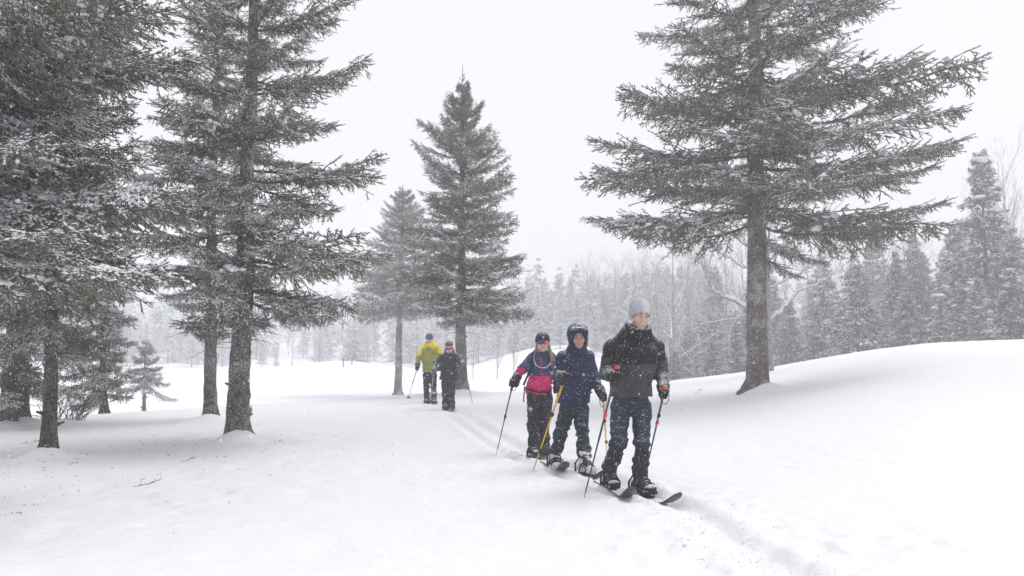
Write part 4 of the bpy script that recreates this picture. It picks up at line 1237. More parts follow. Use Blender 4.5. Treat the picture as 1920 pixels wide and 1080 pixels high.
M['pole_k'] = pole_mat('dark_pole', (.05, .055, .07)); M['pole_y'] = pole_mat('yellow_pole', (.72, .40, .035)); M['pole_b'] = pole_mat('blue_pole', (.05, .16, .26)); M['pole_s'] = pole_mat('silver_pole', (.42, .43, .45))
M['ski_base'] = noise_mat('ski_base', (.018, .02, .024), (.045, .048, .055), 30, .35, spec=.5); M['ski_top'] = cloth_mat('pale_ski_top', (.55, .50, .42), .8, patch=.2); M['ski_red'] = cloth_mat('red_ski_top', (.55, .16, .10), .8, patch=.2)
M['ski_blue'] = cloth_mat('blue_ski_top', (.30, .36, .46), .8, patch=.2)
M['white_print'] = noise_mat('white_print', (.6, .6, .6), (.7, .7, .7), 10, .6)

def person(label, cfg):
    s = cfg['s']; Y0 = cfg['Y']; J = {k: P(px, py, Y0 + dy) for k, (px, py, dy) in cfg['J'].items()}
    base = Vector((J['pelvis'].x, J['pelvis'].y, g(J['pelvis'].x, J['pelvis'].y)))
    root = thing('person', label, 'person', base)
    xb = (J['shR'] - J['shL']); xb.z = 0; xb.normalize()
    hs = cfg.get('hs', 1.0); HF = frame(math.radians(cfg['yaw']), math.radians(cfg['pitch']), math.radians(cfg.get('roll', 0)))
    hc = va(J['head'])
    def hl(a, b, c): return hc + (a * HF[0] + b * HF[1] + c * HF[2]) * hs
    def he(a, b, c, r1, r2, r3): return f_ell(hl(a, b, c), HF, (r1 * hs, r2 * hs, r3 * hs))
    def hcap(p0, p1, r0, r1): return f_cap(hl(*p0), hl(*p1), r0 * hs, r1 * hs)
    h = cfg.get('h', .011)
    nb = va(J['neck'])
    # ---- body: one continuous surface (head, trunk, limbs)
    W_ = cfg.get('bw', 1.0)
    head_f = union([he(0, -.014, .035, .076, .094, .086), he(0, .020, -.045, .057, .066, .068), he(0, .066, -.096, .024, .020, .018), he(0, .05, -.045, .045, .042, .05),
                    (hcap((0, .088, .002), (0, .106, -.034), .0085, .0125), .012), (hcap((-.012, .094, -.040), (.012, .094, -.040), .008, .008), .01),
                    he(-.040, .056, -.022, .025, .028, .025), he(.040, .056, -.022, .025, .028, .025), (hcap((-.036, .080, .021), (.036, .080, .021), .011, .011), .012),
                    (hcap((-.02, .084, -.0625), (.02, .084, -.0625), .0065, .0065), .006), (hcap((-.017, .083, -.0735), (.017, .083, -.0735), .0075, .0075), .006),
                    (he(-.079, -.006, -.012, .010, .020, .031), .008), (he(.079, -.006, -.012, .010, .020, .031), .008)], .022)
    def head_cut(p):
        d = head_f(p)
        for a in (-.031, .031):
            e = he(a, .098, .002, .019, .020, .0125)(p); d = -smin(-d, e, .008)
        return d
    pel, ch = va(J['pelvis']), va(J['neck']) + np.array([0, 0, -.12 * s])
    limbs = [f_flat(ch, pel, xb, .13 * s, .12 * s, .085 * s, .08 * s), f_cap(hl(0, -.02, -.07), nb, .052 * hs, .058 * s)]
    for q in 'LR':
        limbs += [f_cap(nb + np.array([0, 0, -.04]), J['sh' + q], .05 * s, .05 * s), f_cap(J['sh' + q], J['el' + q], .045 * s, .036 * s), f_cap(J['el' + q], J['ha' + q], .036 * s, .026 * s),
                  f_cap(pel, J['hip' + q], .07 * s, .07 * s), f_cap(J['hip' + q], J['kn' + q], .068 * s, .048 * s), f_cap(J['kn' + q], J['an' + q], .045 * s, .034 * s),
                  f_cap(J['an' + q], va(J['an' + q]) + np.array([0, -.12 * s, -.05 * s]), .035 * s, .03 * s)]
    rest = union(limbs, .03)
    allp = np.array([va(J[k]) for k in J]); lo = allp.min(0) - .16; hi = allp.max(0) + .2
    def ax_(c, k, w, fine, coarse):
        a = list(np.arange(lo[k], c - w, coarse)); b = list(np.arange(c - w, c + w, fine)); d = list(np.arange(c + w, hi[k], coarse)); return np.array(a + b + d)
    fine = .0045 if s > 0 and Y0 < 12 else .009
    axes = [ax_(hc[0], 0, .11 * hs, fine, .02), ax_(hc[1], 1, .135 * hs, fine, .02), ax_(hc[2], 2, .15 * hs, fine, .02)]
    def rule(c):
        q = (c - hc) @ HF.T / hs; m = np.zeros(len(c), int)
        lip = ((q[:, 0] / .023) ** 2 + ((q[:, 2] + .068) / .0105) ** 2 < 1) & (q[:, 1] > .07)
        m[lip] = 1
        if cfg.get('stubble'):
            st = (q[:, 2] < -.048) & (q[:, 1] > -.01) & ~lip & (q[:, 2] > -.13); m[st] = 2
        m[(q[:, 2] < -.15)] = 3
        return m
    body = sdf_obj('body', lambda p: smin(head_cut(p), rest(p), .02), None, None, 0, [cfg['skin'], M['lips'], M['stubble'], M['under']], root, rule, axes, relax=1)
    # ---- face pieces
    if not cfg.get('glasses'):
        for a in (-.031, .031):
            mb = MB(); mb.ball(hl(a, .0765, .0005), (.0135 * hs, .0090 * hs, .0062 * hs), R=HF.T, nu=14, nv=10, mat=0); mb.ball(hl(a + cfg.get('gaze', 0), .0830, 0), (.0062 * hs, .0034 * hs, .0056 * hs), R=HF.T, nu=10, nv=6, mat=1)
            mb.build('eye', [M['eye'], M['iris']], body)
    for a in (-1, 1):
        mb = MB(); mb.tube([hl(a * .015, .0905, .0215), hl(a * .032, .088, .0255), hl(a * .048, .076, .0205)], [.0038 * hs, .0046 * hs, .0025 * hs], 6); mb.build('eyebrow', cfg.get('brow', M['hair_dark']), body)
    if cfg.get('smile'):
        mb = MB(); mb.ball(hl(0, .0835, -.068), (.025 * hs, .010 * hs, .0105 * hs), R=HF.T, nu=14, nv=8); mb.build('open_mouth', M['mouth'], body)
        mb = MB(); mb.tube([hl(-.018, .0885, -.0622), hl(0, .094, -.0655), hl(.018, .0885, -.0622)], [.0034 * hs, .005 * hs, .0034 * hs], 6); mb.build('teeth', M['teeth'], body)
    if cfg.get('glasses'):
        gm, fm_ = cfg['glasses']; k = cfg.get('gk', 1.0)
        mb = MB(); rows = 6; cols = 18; V = []; Q = []
        for i in range(rows + 1):
            for j in range(cols + 1):
                u = (j / cols - .5) * 2; v = (i / rows - .5) * 2
                ang = u * 1.05; nose = max(0, 1 - abs(u) / .16) * (.010 if v < 0 else 0)
                hh = .0215 * k * (1 - .35 * abs(u) ** 3)
                V.append(hl(math.sin(ang) * .080, .020 + math.cos(ang) * .088 + .002 - .012 * abs(u) ** 3, .001 + v * hh + (nose if v < 0 else 0)))
        for i in range(rows):
            for j in range(cols): Q.append((i * (cols + 1) + j, i * (cols + 1) + j + 1, (i + 1) * (cols + 1) + j + 1, (i + 1) * (cols + 1) + j))
        mb.add(np.array(V), quads=Q)
        gl = mb.build('sunglasses', gm, root)
        mb = MB()
        edge = [V[j] for j in range(cols + 1)]; mb.tube(edge, .003 * hs, 5)
        edge = [V[rows * (cols + 1) + j] for j in range(cols + 1)]; mb.tube(edge, .003 * hs, 5)
        for a in (-1, 1): mb.tube([hl(a * .070, .055, .004), hl(a * .079, .0, .004)], .003 * hs, 5)
        mb.build('frame', fm_, gl)
    # ---- trousers
    pm = cfg['pants']; tr = cfg.get('tr', 1.0) * s; tf = []
    for q in 'LR':
        kn = va(J['kn' + q]); an = va(J['an' + q]); hp = va(J['hip' + q])
        tf += [f_cap(hp, kn, .102 * tr, .080 * tr), f_cap(kn + np.array([0, 0, -.02]), an + np.array([0, 0, .02 * s]), .076 * tr, .070 * tr), (f_cap(kn + (an - kn) * .55, an + np.array([0, 0, .03]), .068 * tr, .078 * tr), .02)]
    tf2 = tf[:3], tf[3:]
    def pants_f(p):
        a = union(tf2[0], .03)(p); b = union(tf2[1], .03)(p)
        d = np.minimum(a, b)
        d = smin(d, f_flat(va(J['pelvis']) + np.array([0, 0, .10 * s]), va(J['pelvis']) + np.array([0, 0, -.03 * s]), xb, .155 * tr, .165 * tr, .115 * tr, .118 * tr)(p), .035 * s)
        return d
    kz = (J['knL'].z + J['knR'].z) / 2; az_ = min(J['anL'].z, J['anR'].z)
    lim = lambda p: .55 + .9 * np.exp(-((p[:, 2] - kz) / .13) ** 2) + 1.1 * np.exp(-((p[:, 2] - az_ - .08) / .12) ** 2)
    pf = folds(pants_f, .0125 * s, cfg['seed'], 7, 19, lim)
    amin = {q: J['an' + q].z - .005 * s for q in 'LR'}
    mid = (J['anL'].x + J['anR'].x) / 2
    def pants_c(p):
        cut = np.where(p[:, 0] < mid, amin['L'], amin['R']); return np.maximum(pf(p), cut - p[:, 2])
    ll = np.array([va(J[k]) for k in ('hipL', 'hipR', 'knL', 'knR', 'anL', 'anR', 'pelvis')])
    sdf_obj('trousers', pants_c, ll.min(0) - .17, ll.max(0) + .2, h, pm if isinstance(pm, list) else [pm], root, cfg.get('prule') and (lambda c: cfg['prule'](c, J)))
    # ---- jacket
    bw = cfg.get('bw', 1.0) * s; hem = P(cfg['J']['pelvis'][0], cfg['hem'], Y0).z
    top = va(J['neck']) + np.array([0, 0, -.13 * s]); bot = va(J['pelvis']).copy(); bot[2] = hem + .02
    depth = cfg.get('depth', 1.0)
    tors = [f_flat(top, bot, xb, .185 * bw, .195 * bw * cfg.get('flare', 1.0), .125 * bw * depth, .142 * bw * depth), (f_cap(va(J['neck']) + np.array([0, 0, -.03 * s]), top, .085 * s, .12 * s), .05)]
    for q in 'LR':
        tors += [(f_cap(va(J['neck']) + np.array([0, 0, -.045 * s]), va(J['sh' + q]), .075 * s, .083 * s), .05)]
    tors += [(f_tor(va(J['neck']) + np.array([0, -.005, .015 * s]), (0, -.35, 1), .072 * s, .030 * s, 1.5), .02)]
    body_u = union(tors, .05 * s)
    arm_u = {}
    for q in 'LR':
        sh, el, ha = va(J['sh' + q]), va(J['el' + q]), va(J['ha' + q]); wr = ha + (el - ha) / np.linalg.norm(el - ha) * .055 * s
        arm_u[q] = union([f_cap(sh, el, .084 * s, .070 * s), f_cap(el, wr, .069 * s, .054 * s)], .03)
    def jack_f(p):
        d = body_u(p)
        for q in 'LR': d = smin(d, arm_u[q](p), .022 * s)
        return d
    shz = max(J['shL'].z, J['shR'].z)
    fj = folds(jack_f, .016 * s, cfg['seed'] + 3, 8, 15, lambda p: .25 + .75 * np.clip((shz - .05 - p[:, 2]) / .15, 0, 1))
    nt_ = J['neck'].z + .06 * s
    extra = cfg.get('hoodf')
    hoodf = extra(hl, he, hcap, J, s, hs) if extra else None
    def jack_c(p):
        d = fj(p)
        if hoodf is not None: d = smin(d, hoodf[0](p), .025)
        d = np.maximum(d, hem + .006 * np.sin(p[:, 0] * 40) - p[:, 2])
        # neck opening in front of the chin
        d = np.maximum(d, -f_ell(hl(0, .065, -.048), HF, (.060 * hs, .090 * hs, .062 * hs))(p))
        d = np.maximum(d, -f_ell(hl(0, .0, 0), HF, (.085 * hs, .108 * hs, .112 * hs))(p))
        if hoodf is not None and hoodf[1] is not None: d = np.maximum(d, -hoodf[1](p))
        return d
    uu = [va(J[k]) for k in ('shL', 'shR', 'elL', 'elR', 'haL', 'haR', 'pelvis', 'neck')]
    if hoodf is not None: uu.append(hl(0, 0, .15))
    uu = np.array(uu); lo_ = uu.min(0) - .20; hi_ = uu.max(0) + .17; lo_[2] = min(hem, uu.min(0)[2]) - .1
    sdf_obj('jacket', jack_c, lo_, hi_, h, cfg['jmats'], root, lambda c: cfg['jrule'](c, J, arm_u))
    if cfg.get('zip'):
        zt = va(J['neck']) + np.array([0, -.02, -.035 * s]); mb = MB(); q = []
        for i in range(14):
            t = i / 13; p0 = zt * (1 - t) + (bot + np.array([0, 0, .02])) * t
            # walk to the cloth surface towards the camera
            pts_ = p0 + np.linspace(0.35, 0, 140)[:, None] * np.array([[0, -1, 0]]); d = jack_c(pts_); k = int(np.argmax(d < .001)); q.append(Vector(pts_[k]) + Vector((0, -.002, 0)))
        mb.tube(q, .0045, 5); mb.build('zip', cfg['zip'], root)
    # ---- hat
    if cfg.get('hat'):
        kind, hm_ = cfg['hat']
        zc = cfg.get('hatz', .035)
        outer = union([he(0, -.016, .045, .091, .110, cfg.get('hath', .100)), he(0, -.014, .015, .090, .107, .06)], .02)
        def hat_f(p):
            q = (p - hc) @ HF.T / hs
            d = outer(p)
            d = d - .0013 * np.sin(np.arctan2(q[:, 0], q[:, 1]) * 60) * (1 if kind != 'pom' else 1)
            lim_ = zc - .055 * np.clip(-q[:, 1] / .08, 0, 1) - .035 * np.clip(np.abs(q[:, 0]) / .08, 0, 1) ** 3
            d = np.maximum(d, (lim_ - q[:, 2]) * hs)
            return d
        hrule = cfg.get('hrule')
        hat = sdf_obj('hat', hat_f, hc - .17, hc + .2, .006 if Y0 < 12 else .009, hm_, root, (lambda c: hrule((c - hc) @ HF.T / hs)) if hrule else None)
        if kind == 'pom':
            mb = MB(); mb.ball(hl(0, -.02, .185), (.052, .052, .050), nu=24, nv=16, bump=.35, seed=4); mb.build('pompom', M['pom'], hat)
    # ---- hair
    if cfg.get('hair'):
        for k, (pp, r0, r1) in enumerate(cfg['hair']):
            mb = MB(); q = [Vector(hl(*x)) for x in pp]; n = len(q)
            mb.tube(q, [r0 + (r1 - r0) * i / (n - 1) for i in range(n)], 8); mb.build('hair', cfg['hairmat'], root)
    # ---- boots
    for q in 'LR':
        an = va(J['an' + q]); fo = Vector(cfg['foot' + q]).normalized(); fo2 = va(fo); sd_ = np.cross(fo2, [0, 0, 1.]); sd_ /= np.linalg.norm(sd_)
        gz = cfg['bz' + q]; bot_ = np.array([an[0], an[1], gz])
        R = np.array([sd_, fo2, [0, 0, 1.]])
        heel = bot_ - fo2 * .075 * s + np.array([0, 0, .05 * s]); toe = bot_ + fo2 * .165 * s + np.array([0, 0, .045 * s])
        bf = union([f_flat(heel, toe, sd_, .052 * s, .056 * s, .05 * s, .042 * s), (f_cap(bot_ + np.array([0, 0, .06 * s]), [an[0], an[1], max(an[2], gz + .20 * s)], .062 * s, .070 * s), .04), (f_cap(bot_ + fo2 * .06 * s + np.array([0, 0, .07 * s]), bot_ + np.array([0, 0, .14 * s]), .05 * s, .05 * s), .03),
                    (f_box(bot_ + fo2 * .045 * s + np.array([0, 0, .012 * s]), R, (.058 * s, .150 * s, .016 * s), .008), .004)], .03)
        bo = sdf_obj('boot', folds(bf, .003, 5, 20, 30), np.minimum(heel, toe) - [.12, .12, .1], np.maximum(heel, toe) + [.12, .12, .30], .008 if Y0 < 12 else .011, [cfg['boot']], root)
        mb = MB()     # buckled straps and laces
        for t_, zz, rr_ in ((.03, .17, .074), (.02, .135, .076), (.07, .105, .068), (.12, .085, .060)):
            cc = bot_ + fo2 * t_ * s; n_ = 12; pts_ = []
            for i in range(n_ + 1):
                a = math.pi * i / n_
                ray = sd_ * math.cos(a) + np.array([0, 0, 1.]) * math.sin(a) * .75 + fo2 * math.sin(a) * .65
                pr = cc + np.array([0, 0, .045 * s]) + ray[None] * np.linspace(.0, .2, 90)[:, None] * s
                d = bf(pr); k = int(np.argmax(d > 0.002)); pts_.append(Vector(pr[k]))
            mb.tube(pts_, .0075 * s, 5)
        mb.build('strap', cfg.get('lace', M['strap']), bo)
    return root, J, {'hl': hl, 'HF': HF, 'jack': jack_c, 'pants': pants_c}

def gloved_hand(root, wrist, C_, axis, mat, s=1.0, side=1, h=.0065):
    """gloved fist closed round a pole: C_ on the pole, axis along it (up), wrist end of forearm"""
    a = va(Vector(axis).normalized()); C_ = va(C_); wr = va(wrist)
    w = C_ - wr; w = w - a * (w @ a); n = np.linalg.norm(w); w = w / n if n > 1e-3 else np.array([0, -1., 0])
    e1 = w; e2 = np.cross(a, e1) * side
    k = s * 1.02
    fs = [f_flat(C_ - e1 * .045 * k + e2 * .026 * k + a * .028 * k, C_ - e1 * .045 * k + e2 * .026 * k - a * .028 * k, e1, .045 * k, .042 * k, .022 * k, .020 * k),
          (f_cap(wr, C_ - e1 * .05 * k + e2 * .012 * k, .046 * k, .036 * k), .02)]
    for i, ta in enumerate((.036, .013, -.010, -.032)):
        ln_ = (.95, 1.05, 1.0, .85)[i]; r_ = (.0125, .013, .0125, .0115)[i] * k
        ang = [95, 35, -40 * ln_, -115 * ln_]; rad = .034 * k
        pts_ = [C_ + a * ta * k + (e1 * math.sin(math.radians(90 - x)) * 1 + e2 * math.cos(math.radians(90 - x))) * 0 + (e2 * math.sin(math.radians(x)) + e1 * math.cos(math.radians(x))) * rad for x in ang]
        for p0, p1 in zip(pts_[:-1], pts_[1:]): fs.append((f_cap(p0, p1, r_, r_ * .95), .004))
    th = [C_ - e1 * .045 * k + a * .030 * k + e2 * .01 * k, C_ - e1 * .026 * k - e2 * .022 * k + a * .042 * k, C_ + e1 * .012 * k - e2 * .030 * k + a * .040 * k]
    fs += [(f_cap(th[0], th[1], .017 * k, .015 * k), .008), (f_cap(th[1], th[2], .015 * k, .0125 * k), .004)]
    # cuff
    dirw = (wr - C_) / np.linalg.norm(wr - C_)
    fs.append((f_cap(wr - dirw * .01, wr + dirw * .02, .054 * k, .058 * k), .01))
    lo = np.minimum(wr, C_) - .12; hi = np.maximum(wr, C_) + .12
    return sdf_obj('glove', union(fs, .01), lo, hi, h, [mat], root)

def pole(label, top, tip, shaft, grip, bands=(), basket=None, r0=.0085, gripc=None, sec=None, group=None):
    top, tip = Vector(top), Vector(tip); root = thing('ski_pole', label, 'ski pole', tip, group)
    d = (tip - top).normalized(); L = (tip - top).length
    mb = MB(); mb.tube([top, top.lerp(tip, .55)], [r0 * 1.1, r0], 10); mb.tube([top.lerp(tip, .55), tip - d * .05], [r0 * .85, r0 * .6], 10, 1 if sec else 0); mb.tube([tip - d * .05, tip + d * .03], [.004, .003], 6)
    mb.build('shaft', [shaft, sec] if sec else [shaft], root)
    mb = MB(); mb.tube([top - d * .005, top + d * .02, top + d * .06, top + d * .10, top + d * .15], [.014, .018, .015, .017, .013], 12); mb.build('grip', grip, root)
    mb = MB(); mb.ball(top - d * .012, (.026, .026, .020), nu=16, nv=10); mb.build('grip_cap', gripc or grip, root)
    for t, mt in bands:
        c = top.lerp(tip, t); mb = MB(); mb.tube([c - d * .024, c + d * .024], [r0 * 1.45, r0 * 1.45], 12); mb.ball(c + Vector((r0 * 1.4, 0, 0)), (.007, .006, .014), nu=8, nv=6); mb.build('clamp', mt, root)
    if basket:
        c = tip - d * .07; mb = MB(); mb.tube([c - d * .008, c, c + d * .006], [.01, .04, .012], 14); mb.build('basket', basket, root)
    mb = MB(); q = [top + d * .0]
    for i in range(1, 9):
        a = math.pi * 2 * i / 9; q.append(top + Vector((.035 * math.sin(a), -.03 * math.sin(a), -.075 * (1 - math.cos(a)))) + Vector((0, 0, .01)))
    mb.tube(q, .004, 4); mb.build('wrist_strap', M['strap'], root)
    return root

def ski(label, boot, heading, front, back, width, topm, zoff=0.02, rise=.13, tail_up=0.0):
    hd = Vector((heading[0], heading[1], 0)).normalized(); sd_ = Vector((hd.y, -hd.x, 0))
    z0 = float(G(np.array([boot.x]), np.array([boot.y]))[0]) + zoff
    root = thing('short_ski', label, 'ski', (boot.x, boot.y, z0))
    L = front + back; V = []; n = 48; m = 8; T = .011
    for i in range(n + 1):
        t = i / n; s_ = t * L - back
        wz = 1.0
        tipd = (L - t * L); tl = .12
        w = width / 2 * (1 + .10 * math.cos((t - .5) * 2 * math.pi) * -1)
        if tipd < tl: w *= math.sqrt(max(0.0, 1 - ((tl - tipd) / tl) ** 2.2)) + .02
        if t * L < .06: w *= math.sqrt(max(0.02, 1 - ((.06 - t * L) / .06) ** 2)) + .02
        up = rise * max(0, (s_ - (front - .27)) / .27) ** 1.6 + tail_up * max(0, 1 - t / .35) ** 1.5
        for j in range(m + 1):
            u = j / m * 2 - 1
            p = Vector((boot.x, boot.y, z0)) + hd * s_ + sd_ * u * w + Vector((0, 0, up + .004 * u * u))
            V.append(p)
    nv = len(V); V2 = [tuple(v + Vector((0, 0, T / 2))) for v in V] + [tuple(v - Vector((0, 0, T / 2))) for v in V]
    Qt = []; Qb = []; Qs = []
    for i in range(n):
        for j in range(m):
            a = i * (m + 1) + j; Qt.append((a, a + 1, a + m + 2, a + m + 1)); Qb.append((nv + a, nv + a + m + 1, nv + a + m + 2, nv + a + 1))
        for j in (0, m):
            a = i * (m + 1) + j; q = (a, a + m + 1, nv + a + m + 1, nv + a); Qs.append(q if j == 0 else q[::-1])
    for i in (0, n):
        for j in range(m):
            a = i * (m + 1) + j; q = (a, nv + a, nv + a + 1, a + 1); Qs.append(q if i == 0 else q[::-1])
    mb = MB(); mb.add(V2, quads=Qt + Qb + Qs, mat=np.array([0] * len(Qt) + [1] * len(Qb) + [1] * len(Qs)))
    mb.build('ski_blade', [topm, M['ski_base']], root)
    R = np.array([sd_, hd, Vector((0, 0, 1))]).T
    c = Vector((boot.x, boot.y, z0 + T))
    mb = MB(); mb.box(c + hd * .04 + Vector((0, 0, .006)), .085, .26, .012, R=R); mb.build('binding_plate', M['rubber'], root)
    for off, hh, wd in ((.12, .095, .064), (-.0, .150, .068)):
        mb = MB(); q = []
        for i in range(11):
            a = math.pi * i / 10; q.append(c + hd * (off + .05 * math.sin(a)) + sd_ * math.cos(a) * wd + Vector((0, 0, .01 + hh * math.sin(a) ** .7)))
        mb.tube(q, [.008] * 11, 6); mb.build('binding_strap', M['strap'], root)
    mb = MB(); V = []; 
    q = [c - hd * .10 + sd_ * .06 + Vector((0, 0, .0)), c - hd * .125 + sd_ * .05 + Vector((0, 0, .10)), c - hd * .135 + Vector((0, 0, .155)), c - hd * .125 - sd_ * .05 + Vector((0, 0, .10)), c - hd * .10 - sd_ * .06]
    mb.tube(q, [.012, .011, .011, .011, .012], 6); mb.build('heel_hoop', M['rubber'], root)
    return root

def on_surface(f, px, py, Y0, off=.004, a=.55, b=.15):
    pts_ = np.array([va(P(px, py, y)) for y in np.linspace(Y0 - a, Y0 + b, 160)]); d = f(pts_); k = int(np.argmax(d < off)); 
    if d.min() >= off: k = int(np.argmin(d))
    return Vector(pts_[k])

def hood_down(hl, he, hcap, J, s, hs):
    nb = va(J['neck']); k = s
    up = hl(0, .15, 1.0) - hl(0, 0, 0)
    fs = [f_ell(nb + np.array([0, .085, .055]) * k, np.eye(3), (.130 * k, .085 * k, .105 * k)), f_tor(hl(0, -.014, -.132), up, .084 * hs, .025 * hs, 1.8), (f_tor(nb + np.array([0, .0, .04]) * k, (0, -.30, 1), .092 * k, .040 * k, 1.8), .03),
          (f_cap(hl(-.10, -.03, -.085), hl(-.085, .05, -.13), .020 * hs, .016 * hs), .02), (f_cap(hl(.10, -.03, -.085), hl(.085, .05, -.13), .020 * hs, .016 * hs), .02)]
    for q in 'LR':
        fs.append((f_cap(nb + np.array([(-.06 if q == 'L' else .06), .02, .02]) * k, va(J['sh' + q]) + np.array([0, 0, -.012 * k]), .070 * k, .080 * k), .07))
    return (union(fs, .03), None)
def hood_low(hl, he, hcap, J, s, hs):
    nb = va(J['neck'])
    return (f_tor(nb + np.array([0, .02, .02]) * s, (0, -.4, 1), .082 * s, .030 * s, 1.4), None)
def hood_up(hl, he, hcap, J, s, hs):
    nb = va(J['neck'])
    o = union([he(0, -.025, .045, .118, .140, .128), he(0, -.02, -.05, .105, .115, .12), (hcap((-.085, .075, .07), (.085, .075, .07), .020, .020), .03), (f_tor(nb + np.array([0, -.01, .03]) * s, (0, -.3, 1), .082 * s, .04 * s, 1.6), .03)], .03)
    cut = he(0, .125, -.005, .066, .12, .074)
    return (o, cut)

# ---- leading man
random.seed(12)
zthr = P(1190, 682, 7.6).z
def jr1(c, J, arm):
    thr = np.where(c[:, 0] < J['shL'].x - .03, P(1140, 670, 7.6).z, np.where(c[:, 0] > J['shR'].x + .0, P(1240, 676, 7.6).z, zthr)); return np.where(c[:, 2] > thr, 0, 1)
def bz(px, Y): x = (px - 960) / F * Y; return g(x, Y) + .01
p1, J1, X1 = person('man in light grey beanie and black and charcoal jacket leading the line with two poles', dict(
    Y=7.6, s=1.0, hs=1.06, yaw=10, pitch=7, roll=-4, seed=3, skin=M['skin'], stubble=True, smile=True, gaze=.002, hatz=.030, hath=.108,
    J=dict(head=(1200, 592, -.46), neck=(1193, 635, -.22), shL=(1149, 652, -.12), shR=(1228, 651, -.12), elL=(1136, 699, -.04), elR=(1240, 695, .05), haL=(1151, 706, -.46), haR=(1244, 731, -.22),
           pelvis=(1182, 750, .03), hipL=(1164, 762, .02), hipR=(1203, 762, .02), knL=(1159, 826, -.20), knR=(1204, 828, -.18), anL=(1143, 884, .13), anR=(1201, 891, -.14)),
    hem=744, bw=1.05, tr=.95, pants=[M['npant'], M['bpant']], prule=lambda c, J: np.where(c[:, 2] < J['knL'].z - .02 + .03 * np.sin(c[:, 0] * 30), 1, 0), jmats=[M['blk'], M['gry']], jrule=jr1, hoodf=hood_down, zip=M['gry'], hat=('beanie', M['beanie']), boot=M['boot_b'],
    footL=(.12, -1, 0), footR=(.42, -.9, 0), bzL=bz(1143, 7.75), bzR=bz(1201, 7.46)))
def hand_on(root, J, q, topax, mat, s, side=1, h=.0065):
    ha = va(J['ha' + q]); el = va(J['el' + q]); d = (ha - el) / np.linalg.norm(ha - el); return gloved_hand(root, ha - d * .035 * s, ha + d * .045 * s, topax, mat, s, side, h)
tipL = hit(1095, 934, 4, 20); hL = J1['haL'] + (J1['haL'] - J1['elL']).normalized() * .045
axL = (hL - tipL).normalized(); hand_on(p1, J1, 'L', axL, M['glove'], 1.05, 1)
pole('dark pole with red clamp and grip in the leading man\'s hand, beside the yellow pole', hL + axL * .075, tipL, M['pole_k'], M['rubber'], [(.36, M['red'])], None, r0=.0095, gripc=M['red'])
tipR = Vector(((1206 - 960) / F * 8.5, 8.5, 0)); tipR.z = g(tipR.x, tipR.y) - .02
hR_ = J1['haR'] + (J1['haR'] - J1['elR']).normalized() * .045; axR = (hR_ - tipR).normalized(); hand_on(p1, J1, 'R', axR, M['glove'], 1.05, -1)
pole('dark ski pole slanting back behind the leading man\'s right-hand-side leg', hR_ + axR * .06, tipR, M['pole_k'], M['rubber'], [(.28, M['rubber']), (.36, M['red'])], None, r0=.0095, gripc=M['red'])
b1 = Vector((J1['anL'].x, J1['anL'].y, 0)); b2 = Vector((J1['anR'].x, J1['anR'].y, 0))
ski('short wide ski under the leading man\'s rear boot, dark tip nearer the path centre', b1, (.16, -.99), .72, .42, .108, M['ski_top'], -.014, .125)
ski('short wide ski under the leading man\'s front boot, dark tip curling up at far right', b2, (.40, -.92), .62, .62, .108, M['ski_red'], -.006, .13)
# seams, pocket and trouser knee panels on the leader
for nm, pix in (('pocket_zip', [(1177, 702), (1172, 718), (1165, 733)]), ('pocket_zip', [(1213, 704), (1217, 720), (1222, 733)]), ('chest_zip', [(1204, 640), (1205, 652), (1206, 664)])):
    mb = MB(); mb.tube([on_surface(X1['jack'], x, y, 7.6) for x, y in pix], .004, 5); mb.build(nm, M['gry'] if nm == 'chest_zip' else M['strap'], p1)
mb = MB(); mb.tube([on_surface(X1['jack'], 1199, y, 7.6, .006) for y in (634, 640, 646)], .005, 6); mb.build('zip_pull', M['gry'], p1)
mb = MB()
rl = random.Random(2)
for k in range(7):
    a = on_surface(X1['pants'], 1137.5 + rl.uniform(-.3, .3), 847 + k * 2.1, 7.7, .002); mb.box(a, .012, .004, .006)
mb.build('leg_print', M['white_print'], p1)

# ---- navy hooded person
p2, J2, X2 = person('person in navy jacket with the hood up, walking second behind the leader', dict(
    Y=8.85, s=.93, hs=1.0, yaw=3, pitch=4, roll=3, seed=14, skin=M['skin_tan'], hatz=.03,
    J=dict(head=(1084, 633, -.10), neck=(1081, 662, 0), shL=(1056, 671, 0), shR=(1101, 669, 0), elL=(1045, 704, -.03), elR=(1113, 707, .04), haL=(1058, 706, -.34), haR=(1128, 738, -.08),
           pelvis=(1075, 760, .03), hipL=(1065, 768, .03), hipR=(1089, 768, .03), knL=(1051, 812, -.05), knR=(1092, 808, -.12), anL=(1040, 855, .06), anR=(1096, 858, -.20)),
    hem=757, bw=1.02, flare=1.04, pants=M['lpant'], jmats=[M['nvy']], jrule=lambda c, J, a: np.zeros(len(c), int), hoodf=hood_up, zip=M['nvy'], boot=M['boot_w'],
    footL=(.10, -1, 0), footR=(.35, -.95, 0), bzL=bz(1040, 8.92), bzR=bz(1096, 8.65), hair=[([(-.05, .06, .06), (0, .083, .068), (.05, .06, .06)], .012, .012)], hairmat=M['hair_dark']))
tip = hit(998, 887, 4, 20); hh = J2['haL'] + (J2['haL'] - J2['elL']).normalized() * .04; ax = (hh - tip).normalized(); hand_on(p2, J2, 'L', ax, M['glove'], 1.0, 1)
pole('yellow ski pole planted in the snow in front of the navy hooded person', hh + ax * .05, tip, M['pole_y'], M['rubber'], [(.42, M['rubber']), (.78, M['rubber'])], None, r0=.010)
tip = Vector(((1136 - 960) / F * 9.9, 9.9, 0)); tip.z = g(tip.x, tip.y); hh = J2['haR'] + (J2['haR'] - J2['elR']).normalized() * .04; ax = (hh - tip).normalized(); hand_on(p2, J2, 'R', ax, M['glove'], 1.0, -1)
